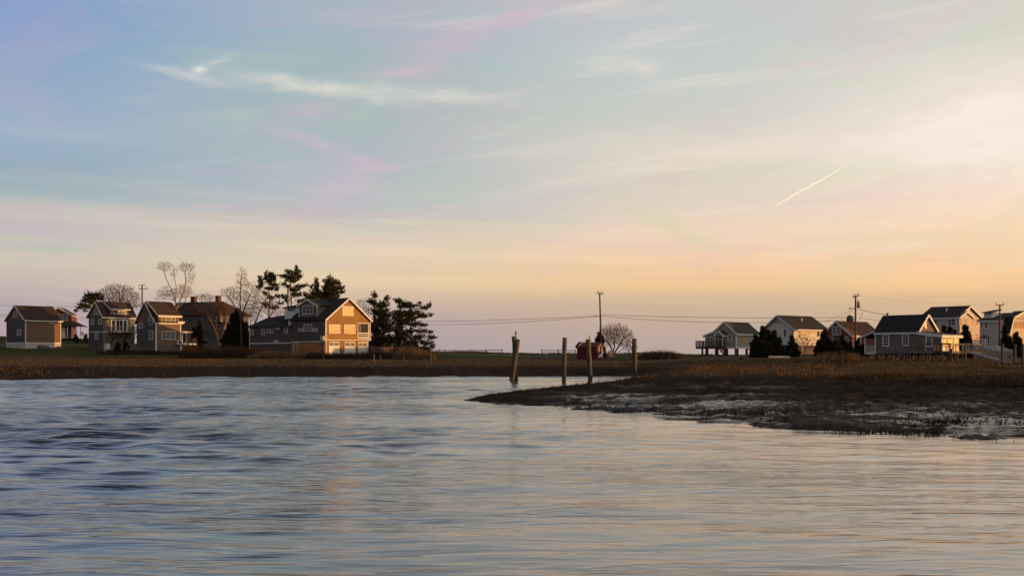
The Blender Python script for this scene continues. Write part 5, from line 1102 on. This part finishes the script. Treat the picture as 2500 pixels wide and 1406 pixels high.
cedar('narrow dark cedar in front of the corner of the white house', 160, [(1932, 820, 878, 9), (1942, 840, 880, 10), (1924, 846, 878, 8)], dens=1.1)
cedar('spiky dark cedar between the white house and the brick cottage', 165, [(2011, 806, 874, 12), (2022, 826, 876, 13), (2000, 832, 874, 11), (2036, 834, 876, 12)], dens=1.2)
cedar('dark bushes under the utility pole with the transformer', 160, [(2058, 822, 876, 11), (2074, 838, 878, 12), (2094, 834, 878, 12), (2108, 842, 878, 10), (2048, 846, 878, 12)], dens=1.1)
cedar('pointed green cedar in front of the pale house', 152, [(2357, 794, 882, 15), (2347, 818, 882, 12), (2366, 815, 882, 13)], dens=1.3)
cedar('cedar tips showing over the flat roof of the sun room', 150, [(2306, 796, 870, 7), (2320, 798, 870, 8), (2331, 806, 870, 6)], dens=.9)
cedar('ragged cedar left of the gambrel wall behind the boat', 150, [(2455, 798, 884, 8), (2463, 822, 884, 12), (2450, 836, 884, 9)], dens=1.1)
cedar('dark cedar at the right edge in front of the beige gambrel wall', 145, [(2478, 812, 884, 9), (2488, 826, 884, 10), (2472, 840, 884, 9)], dens=1.1)

# ------------------------------------------------------------------ utility poles and wires
def pole(label, D, top, bot, arms, r=.16, ins=True):
    a = P(bot[0], bot[1], D); t = P(top[0], top[1], D); root = empty('utility_pole', a); tag(root, label, 'utility pole', 'utility poles along the shore road')
    MB().tube([(0, 0, -.4), t - a], [r, r * .72], 10).build('pole', M['pole'], root, True)
    for x0, y0, x1, y1, pins in arms:
        p, q = P(x0, y0, D) - a, P(x1, y1, D) - a; p.y -= r + .02; q.y -= r + .02; c = MB().bar(p, q, .11, .13).build('crossarm', M['pole'], root)
        for k in pins:
            s_ = p.lerp(q, k); MB().tube([s_, s_ + Vector((0, 0, .16)), s_ + Vector((0, 0, .3)), s_ + Vector((0, 0, .42))], [.03, .05, .085, .05], 8).build('insulator', M['metal'], c)
    return root, a
pole('utility pole with two crossarms behind the balcony house, far left', 262, (347, 695), (347, 852), [(338, 697, 356, 696, ()), (339, 705.5, 361, 705, (.05, .3, .8, .97))], .2)
pole('tall utility pole with one crossarm beside the red shed', 191, (1464, 716), (1468.5, 868), [(1457, 716.5, 1473, 718.5, (.04, .33, .66, .96))], .17)
r3, a3 = pole('utility pole carrying a transformer and a street lamp', 168, (2089, 721), (2088, 866), [(2081, 726, 2097, 722.5, (.05, .35, .7, .96)), (2080.5, 781.5, 2089, 779, ())], .16)
pole('utility pole at the right edge in front of the gambrel house', 162, (2441, 744), (2440, 872), [(2431, 745, 2449, 745, (.03, .97))], .15)
b = MB(); c = P(2096.5, 752, 168) - a3; b.tube([c, c + Vector((0, 0, .03)), c + Vector((0, 0, .9)), c + Vector((0, 0, .98))], [.2, .25, .25, .2], 14); tf = b.build('transformer', M['metal'], r3, True)
MB().tube([c + Vector((-.12, 0, .95)), c + Vector((-.12, 0, 1.3))], [.07, .04], 8).build('bushing', M['metal'], tf, True); MB().bar(c + Vector((-.3, 0, .6)), c + Vector((-.6, 0, .6)), .06).build('bracket', M['metal'], tf)
b = MB(); q = P(2088, 756, 168) - a3; l = P(2077, 752.5, 168) - a3; b.tube([q, (q + l) / 2 + Vector((0, 0, .22)), l], .035, 6); la = b.build('lamp_arm', M['metal'], r3)
MB().tube([l + Vector((.12, 0, 0)), l + Vector((-.1, 0, -.03)), l + Vector((-.3, 0, -.06))], [.05, .11, .05], 8).build('lamp_head', M['metal'], la, True)
def wire(label, pts, sag=.3, r=.028, group='wires strung along the shore road'):
    out = []; V3 = [P(*p) for p in pts]
    for k in range(len(V3) - 1):
        for j in range(12): t = j / 12; p = V3[k].lerp(V3[k + 1], t); p.z -= sag * 4 * t * (1 - t); out.append(p)
    out.append(V3[-1]); c = out[0].copy(); o = MB().tube([p - c for p in out], r, 4).build('wire', M['wire']); o.location = c; tag(o, label, 'wire', group)
wire('upper wire passing above the leftmost cottage roof', [(-300, 733, 230), (347, 748, 262)], .5)
wire('middle wire behind the leftmost cottage', [(-300, 754, 240), (347, 777, 262)], .35)
wire('lowest wire behind the leftmost cottage', [(-300, 760, 240), (347, 782, 262)], .35)
wire('thin wire running from the far left pole towards the old house', [(347, 705, 262), (600, 724, 262)], .5, .02)
wire('upper wire from the spreading pine to the pole by the red shed', [(800, 781, 215), (1465, 770.5, 191)], .55)
wire('lower wire from the spreading pine to the pole by the red shed', [(800, 786, 215), (1465, 772, 191)], .9)
wire('upper long wire from the shed pole to the transformer pole', [(1465, 768.5, 191), (2089, 774.5, 168)], .25)
wire('lower long wire from the shed pole to the transformer pole', [(1465, 771.5, 191), (2089, 780, 168)], .75)
wire('service wire sloping from the transformer to the marsh cottage roof', [(2094, 754, 168), (2166, 768.5, 134)], .08)
wire('service wire passing behind the marsh cottage roof', [(2099, 776, 168), (2300, 792, 190)], .2, .024)
wire('short wire between the two service wires', [(2108, 760, 167), (2096, 783, 168)], 0, .02)
wire('guy wire falling left from the street lamp pole', [(2087, 753, 168), (2015, 786, 190)], 0, .02)
wire('steeper guy wire falling left from the street lamp pole', [(2087, 755, 168), (2038, 788, 188)], 0, .02)
wire('thin high wire from the transformer pole to the right edge pole', [(2097, 721.5, 168), (2431, 744, 162)], .35, .007)
wire('wires from the right edge pole leaving the frame', [(2440, 772, 162), (2700, 790, 150)], .2, .022)

# ------------------------------------------------------------------ pilings in the river
m, T, b = new_mat('piling wood'); tcx = T.node('ShaderNodeTexCoord'); Po = tcx.outputs['Object']; s3 = T.node('ShaderNodeSeparateXYZ'); T.l.new(Po, s3.inputs[0])
n1 = T.noise(T.mapping(Po, (14, 14, .5)), 1.0, 5, .65); n2_ = T.noise(T.mapping(Po, (2, 2, 1)), 1.5, 4, .6)
c_ = T.mix(T.mapr(n1.outputs[0], .35, .65), (.022, .016, .012, 1), (.062, .045, .028, 1)); c_ = T.mix(T.mapr(n2_.outputs[0], .45, .65), c_, (.085, .08, .035, 1))
hgt = T.math('ADD', s3.outputs[2], T.math('MULTIPLY', n1.outputs[0], .8)); c_ = T.mix(T.mapr(hgt, 1.5, 1.9, .75, 0, True), c_, (.03, .02, .014, 1)); T.l.new(c_, b.inputs['Base Color'])
b.inputs['Roughness'].default_value = .75; bump(T, b, n1.outputs[0], .8, .04); M['piling'] = m
def piling(name, label, D, tx, ty, bx_, by, w0, w1, mat='piling', group=None, deep=1.0, n=18, cat='piling'):
    a = P(bx_, by, D); t = P(tx, ty, D); r1, r0 = w1 / 1.8 / F * D, w0 / 1.8 / F * D; ax = t - a; b = MB(); pts = []; rr = []
    for k in range(15):
        s_ = -deep / ax.length + (1 + deep / ax.length) * k / 14; pts.append(ax * s_ + Vector((math.sin(k * 1.3 + tx) * .012, math.cos(k * 1.7) * .012, 0))); rr.append((r1 + (r0 - r1) * max(0, s_)) * (1 + .03 * math.sin(k * 2.1 + tx)))
    b.tube(pts, rr, n); top = pts[-1]; rt = rr[-1]
    # worn, slightly domed and split end grain
    o = b.build(name, M[mat], None, True); o.location = a; tag(o, label, cat, group)
    return o, t
G = 'old wooden pilings standing in the river'
_, tA = piling('piling', 'tall upright piling crossed by a leaning one, with a bird on top', 99.4, 1255.4, 821, 1260, 928, 11, 9.5, group=G)
piling('piling', 'leaning piling crossing in front of the tall one', 98.6, 1263.8, 828, 1249.5, 928.5, 11.5, 11.5, group=G)
piling('piling', 'single slender piling, second stand from the left', 98.8, 1378.7, 824, 1376.5, 928.5, 10, 9, group=G)
_, tC = piling('piling', 'piling standing in front of the red shed', 99, 1435.6, 828, 1441, 928, 11.5, 10, group=G)
piling('piling', 'rightmost river piling, rising from the grassy tip of the bank', 104, 1548.5, 826, 1550, 922, 10.5, 10, group=G)
G2 = 'pilings of the boat landing at the right'
piling('piling', 'stout piling in front of the sun room with pale cap', 118, 2322, 850.5, 2322.5, 888, 5.2, 5.2, 'pole', G2, .5)
piling('piling', 'thin piling at the head of the gangway, the left one', 116, 2348.5, 842, 2348.5, 889, 3.4, 3.4, 'pole', G2, .5)
piling('piling', 'thin piling at the head of the gangway, the right one', 117, 2355, 843, 2355, 889, 3.2, 3.2, 'pole', G2, .5)
piling('piling', 'piling in front of the stern of the covered boat', 110, 2447.5, 840, 2446.5, 893, 5.6, 5.6, 'pole', G2, .5)
piling('piling', 'piling at the foot of the gangway', 110, 2478, 841, 2477.5, 890, 5.4, 5.4, 'pole', G2, .5)
piling('piling', 'piling cut by the right edge of the photo', 108, 2497, 840, 2497, 892, 5.6, 5.6, 'pole', G2, .5)

# ------------------------------------------------------------------ birds
def bird(label, pos, h, face=-1, lean=.25, dark='black', name='bird', leg=.12):
    root = empty(name, pos); tag(root, label, 'bird'); L = h
    prof = [(-.16, .02, .02), (-.10, .12, .075), (-.03, .30, .13), (.0, .48, .15), (.02, .64, .125), (.04, .76, .085), (.05, .84, .066), (.05, .91, .068), (.03, .97, .05), (.01, 1.0, .015)]
    pts = [Vector((-face * -x_ * L * .9 - face * 0 + face * lean * L * z_ * .0, 0, leg * L + z_ * L * (1 - leg))) for x_, z_, _ in prof]; pts = [Vector((p.x * face + face * (-lean) * (p.z - h * .3) * -.35, p.y, p.z)) for p in pts]
    MB().tube(pts, [q[2] * L for q in prof], 12).build('body', M[dark], root, True)
    hd = pts[-3]; MB().tube([hd + Vector((face * .04 * L, 0, 0)), hd + Vector((face * .13 * L, 0, -.01 * L)), hd + Vector((face * .2 * L, 0, -.03 * L))], [.03 * L, .02 * L, .006 * L], 6).build('beak', M['pole'], root, True)
    w = MB(); w.tube([pts[5], pts[3] + Vector((-face * .07 * L, .09 * L, 0)), pts[1] + Vector((-face * .03 * L, .05 * L, -.02 * L)), pts[0] + Vector((-face * .05 * L, .02 * L, -.06 * L))], [.03 * L, .085 * L, .06 * L, .015 * L], 7); w.build('wing', M[dark], root, True)
    w = MB(); w.tube([pts[5], pts[3] + Vector((-face * .07 * L, -.09 * L, 0)), pts[1] + Vector((-face * .03 * L, -.05 * L, -.02 * L)), pts[0] + Vector((-face * .05 * L, -.02 * L, -.06 * L))], [.03 * L, .085 * L, .06 * L, .015 * L], 7); w.build('wing', M[dark], root, True)
    for s_ in (-1, 1): MB().tube([(pts[2].x, s_ * .04 * L, leg * L + .2 * L), (pts[2].x, s_ * .045 * L, .0)], .012 * L + .004, 5).build('leg', M['pole'], root)
    return root
bird('dark slender bird perched upright on the crossed pilings', Vector((P(1260.2, 822, 99.4).x - .02, 99.4, tA.z)), .50, -1, leg=.1)
bird('small dark bird on the piling in front of the red shed', Vector((tC.x + .14, tC.y, tC.z)), .34, -1, leg=.2)
wz = P(1451, 772.2, 191.5)
bird('left one of two tiny birds sitting on the wire by the tall pole', wz, .26, -1, leg=.1)
bird('right one of two tiny birds sitting on the wire by the tall pole', wz + Vector((.2, 0, 0)), .26, 1, leg=.1)

# ------------------------------------------------------------------ fences, posts and small things on the far shore
def rail_fence(label, D, pxs_, ytop, ybot):
    a = P(pxs_[0], ybot, D); root = empty('rail_fence', a); tag(root, label, 'fence'); pt = []
    for i, px in enumerate(pxs_):
        t, q = P(px, ytop + rnd.uniform(-.5, .5), D) - a, P(px, ybot + 3, D) - a; MB().box(q.x - .1, q.x + .1, -.09, .09, q.z, t.z).build('post', M['rail_fence'], root); pt.append((q.x, t.z))
    for k in range(len(pt) - 1):
        MB().bar((pt[k][0] + .1, 0, pt[k][1] - .22), (pt[k + 1][0] - .1, 0, pt[k + 1][1] - .24 + rnd.uniform(-.04, .04)), .08, .15).build('rail', M['rail_fence'], root)
        MB().bar((pt[k][0] + .1, 0, pt[k][1] - .68), (pt[k + 1][0] - .1, 0, pt[k + 1][1] - .66 + rnd.uniform(-.04, .04)), .07, .1).build('rail', M['rail_fence'], root)
rail_fence('long split rail fence on the skyline right of the spreading pine', 258, [1038, 1072, 1110, 1148, 1187, 1225.5], 852.5, 861)
rail_fence('short split rail fence on the skyline left of the red shed', 256, [1322.5, 1363, 1404], 853, 863)
rail_fence('low dark fence right of the red shed, behind the bare round tree', 250, [1545, 1572, 1600, 1630], 858, 865)
b = MB(); a = P(905, 864, 206); e = P(1035, 862, 222) - a
for k in range(5): b.bar((0, 0, .1 + .26 * k), e + Vector((0, 0, .1 + .26 * k)), .04, .2)
fo = empty('board_fence', a); tag(fo, 'brown horizontal board fence running right from the garage house', 'fence'); b.build('boards', M['wood_dark'], fo)
for k in range(6): q = e * (k / 5); MB().box(q.x - .07, q.x + .07, q.y + .05, q.y + .17, q.z - .4, q.z + 1.3).build('post', M['wood_dark'], fo)
def stake(label, D, px, top, bot, lean=0, w=.07, mat='wood'):
    a = P(px, bot, D); b = MB(); t = P(px + lean, top, D) - a; b.hexa([(-w, -w, -.3), (w, -w, -.3), (w, w, -.3), (-w, w, -.3)], [(t.x - w, -w, t.z), (t.x + w, -w, t.z), (t.x + w, w, t.z - .04), (t.x - w, w, t.z - .04)])
    o = b.build('stake', M[mat]); o.location = a; tag(o, label, 'post', 'marker posts in the far marsh')
stake('upright pale post right of the garage doors', 150, 913, 864.5, 886, 0); stake('short leaning post next to the upright pale post', 155, 927.5, 867, 883.5, 1.2, mat='pole')
stake('thin dark post left of the tan reed bed', 155, 985, 865, 884, -.5, .05, 'pole'); stake('leaning pale post right of the tan reed bed', 135, 1053.5, 864.5, 891, -2, .07); stake('thin dark post in front of the bare garage shrub', 152, 790, 866, 883, 0, .04, 'pole')
# upturned dinghy and its plank by the red shed
def hull(name, L, B, Hh, mat, parent=None, n=14, cover=False):
    vs_, fs = [], []; m_ = 9
    for i in range(n):
        t = i / (n - 1); w = B / 2 * (1 - .92 * max(0, (t - .45) / .55) ** 2.2); sh = Hh * (1 + .25 * t * t); keel = Hh * .0 + max(0, t - .7) ** 2 * Hh * 3
        for j in range(m_):
            u = -1 + 2 * j / (m_ - 1); zz = keel + (sh - keel) * abs(u) ** 2.4; vs_.append((t * L, w * math.copysign(abs(u) ** .7, u), zz))
    for i in range(n - 1):
        for j in range(m_ - 1): a_ = i * m_ + j; fs.append((a_, a_ + 1, a_ + m_ + 1, a_ + m_))
    fs.append(tuple(range(m_)))
    me = bpy.data.meshes.new(name); me.from_pydata(vs_, [], fs); me.update(); me.polygons.foreach_set('use_smooth', [True] * len(me.polygons)); me.materials.append(M[mat]); o = bpy.data.objects.new(name, me); COL.objects.link(o)
    md = o.modifiers.new('thick', 'SOLIDIFY'); md.thickness = .04
    if parent: o.parent = parent
    return o
dg = empty('dinghy', P(1482, 873, 179)); tag(dg, 'small white dinghy standing on its side between the red shed and the bare tree', 'boat')
o = hull('hull', 2.4, 1.1, .42, 'plaster_grey', dg); o.rotation_euler = (R(72), 0, R(70)); o.location = (.15, 0, .48)
o = MB().bar((-.05, .0, 0), (2.2, .0, 0), .12, .05).build('thwart', M['gel'], dg); o.rotation_euler = (R(72), 0, R(70)); o.location = (.15, 0, .48)
a = P(1460.5, 873, 177); o = MB().bar((0, 0, .02), P(1473, 858, 178) - a, .22, .05).build('plank', M['gel']); o.location = a; tag(o, 'white plank leaning between the red shed door and the dinghy', 'plank')
bo = MB(); bo.tube([(-.3, 0, 0), (-.22, 0, 0), (0, 0, 0), (.22, 0, 0), (.3, 0, 0)], [.05, .2, .27, .2, .05], 12); q = bo.build('buoy', M['black'], None, True); q.location = P(1811, 876.5, 148); tag(q, 'dark round buoy lying on the grass in front of the stilt house', 'buoy')
cn = empty('canoe', P(1902, 875, 152)); tag(cn, 'long pale upturned canoe below the dark cedar clump', 'boat'); o = hull('hull', 2.9, .7, .28, 'clap_cream', cn); o.rotation_euler = (R(180), 0, 0); o.location = (-1.4, 0, .34)
# sandy track on the green across the river
cl = [(1060, 236, .35), (1140, 233, .5), (1200, 231, 1.6), (1235, 226, 3.4), (1275, 216, 3.6), (1310, 207, 1.8), (1345, 200, .4)]; b = MB(); prev = None
for k in range(len(cl) - 1):
    for j in range(8):
        t = j / 8; px = cl[k][0] + (cl[k + 1][0] - cl[k][0]) * t; D = cl[k][1] + (cl[k + 1][1] - cl[k][1]) * t; w = cl[k][2] + (cl[k + 1][2] - cl[k][2]) * t
        X = (px - 1250) / F * D; cur = [Vector((X, D - w, gz(px, D - w) + .12)), Vector((X, D + w, gz(px, D + w) + .12))]
        if prev: b.hexa([prev[0] - Vector((0, 0, .3)), cur[0] - Vector((0, 0, .3)), cur[1] - Vector((0, 0, .3)), prev[1] - Vector((0, 0, .3))], [prev[0], cur[0], cur[1], prev[1]])
        prev = cur
tag(b.build('sand_track', surf('sand', (.20, .17, .14), (.28, .24, .19), 2, .95)), kind='structure')
# road behind the leftmost cottages
b = MB(); prev = None
for px in range(-200, 330, 20):
    D0 = 250; X = (px - 1250) / F * D0; cur = [Vector((X, D0 - 2.2, gz(px, D0 - 2.2) + .06)), Vector((X, D0 + 2.2, gz(px, D0 + 2.2) + .06))]
    if prev: b.hexa([prev[0] - Vector((0, 0, .3)), cur[0] - Vector((0, 0, .3)), cur[1] - Vector((0, 0, .3)), prev[1] - Vector((0, 0, .3))], [prev[0], cur[0], cur[1], prev[1]])
    prev = cur
tag(b.build('road', surf('asphalt', (.045, .045, .05), (.07, .07, .075), 3, .9)), kind='structure')

# ------------------------------------------------------------------ gangway and motor boat on the right
gw = empty('gangway', P(2361, 857, 119)); g0 = Vector(gw.location); tag(gw, 'sloping aluminium gangway descending right from the cottage deck', 'gangway')
A_, B_ = P(2361, 857, 119) - g0, P(2478, 889.5, 112) - g0; sd_ = Vector((.06, 1.1, 0))
for side, nm in ((Vector((0, 0, 0)), 'near'), (sd_, 'far')):
    b = MB(); p, q = A_ + side, B_ + side; up = Vector((0, 0, .82)); b.bar(p + up, q + up, .06); n = 15
    for k in range(n + 1):
        s_ = p.lerp(q, k / n); b.bar(s_, s_ + up, .045)
        if k < n: s2 = p.lerp(q, (k + 1) / n); b.bar(s_ if k % 2 else s_ + up, s2 + up if k % 2 else s2, .035)
    b.bar(p + up * .5, q + up * .5, .035); b.build('truss', M['alu'], gw)
    MB().bar(p, q, .09, .13).build('side_rail', M['gel'], gw)
b = MB(); b.hexa([A_ + Vector((0, .08, -.05)), B_ + Vector((0, .08, -.05)), B_ + sd_ + Vector((0, -.08, -.05)), A_ + sd_ + Vector((0, -.08, -.05))], [A_ + Vector((0, .08, 0)), B_ + Vector((0, .08, 0)), B_ + sd_ + Vector((0, -.08, 0)), A_ + sd_ + Vector((0, -.08, 0))]); b.build('walkway', M['alu'], gw)
g2 = empty('gangway', P(2481, 886, 112)); g0 = Vector(g2.location); tag(g2, 'lower aluminium gangway section cut by the right edge', 'gangway'); A2, B2 = Vector((0, 0, 0)), P(2560, 905, 108) - g0; b = MB(); up = Vector((0, 0, .55)); b.bar(A2 + up, B2 + up, .05)
for k in range(12):
    s_ = A2.lerp(B2, k / 11); b.bar(s_, s_ + up, .04)
    if k < 11: s2 = A2.lerp(B2, (k + 1) / 11); b.bar(s_ if k % 2 else s_ + up, s2 + up if k % 2 else s2, .03)
b.build('truss', M['alu'], g2); MB().bar(A2, B2, .07, .1).build('side_rail', M['alu'], g2)
mb = empty('motor_boat', P(2465, 868, 140)); tag(mb, 'white motor boat under a blue grey cover stored behind the gangway', 'boat')
o = hull('hull', 4.3, 1.5, .62, 'metal', mb); o.rotation_euler = (0, R(0), R(172)); o.location = (0, 0, .12)
MB().box(-.03, .05, -.62, .62, .2, .72).build('transom', M['gel'], mb)
b = MB(); n = 9; rows_ = []
for i in range(n):
    t = i / (n - 1); w = .72 * (1 - .9 * max(0, (t - .45) / .55) ** 2.2); top = .80 + .42 * math.sin(math.pi * min(1, t * 1.15)) * (1 + .12 * math.sin(i * 2.3)); base_ = .74 + .14 * t * t
    rows_.append([Vector((-4.25 * t - .35 * (1 - t), -w + .6 * t - .0, base_)), Vector((-4.25 * t - .35 * (1 - t), -w * .4 + .6 * t, top)), Vector((-4.25 * t - .35 * (1 - t), w * .4 + .6 * t, top)), Vector((-4.25 * t - .35 * (1 - t), w + .6 * t, base_))])
for i in range(n - 1):
    for j in range(3): b.ext([rows_[i][j], rows_[i + 1][j], rows_[i + 1][j + 1], rows_[i][j + 1]], (0, 0, .03))
b.build('cover', M['canvas'], mb)
for x_ in (-.7, -1.9, -3.1): MB().box(x_ - .06, x_ + .06, -.45, .55, -.5, .22).build('cradle', M['metal'], mb)

# ------------------------------------------------------------------ contrail, kilometres away
m = bpy.data.materials.new('contrail ice glow'); m.use_nodes = True; T = NT(m.node_tree); b_ = m.node_tree.nodes['Principled BSDF']; b_.inputs['Base Color'].default_value = (.8, .8, .8, 1); b_.inputs['Emission Color'].default_value = (1, .93, .76, 1); b_.inputs['Emission Strength'].default_value = .5  # emission added as a glow for the sunlight the trail scatters
a, c = P(1889, 504.5, 9000), P(2062, 406.5, 9400); pts, rr = [], []
for k in range(25): t = k / 24; pts.append((c - a) * t + Vector((0, 0, 6 * math.sin(t * 7) * t))); rr.append(.7 + 2.2 * math.sin(math.pi * min(1, t * 1.0) ** .8) + (1.0 if t < .95 else 0))
o = MB().tube(pts, rr, 8).build('contrail', m, None, True); o.location = a; tag(o, 'thin straight white vapour trail slanting up in the right half of the sky', 'contrail')
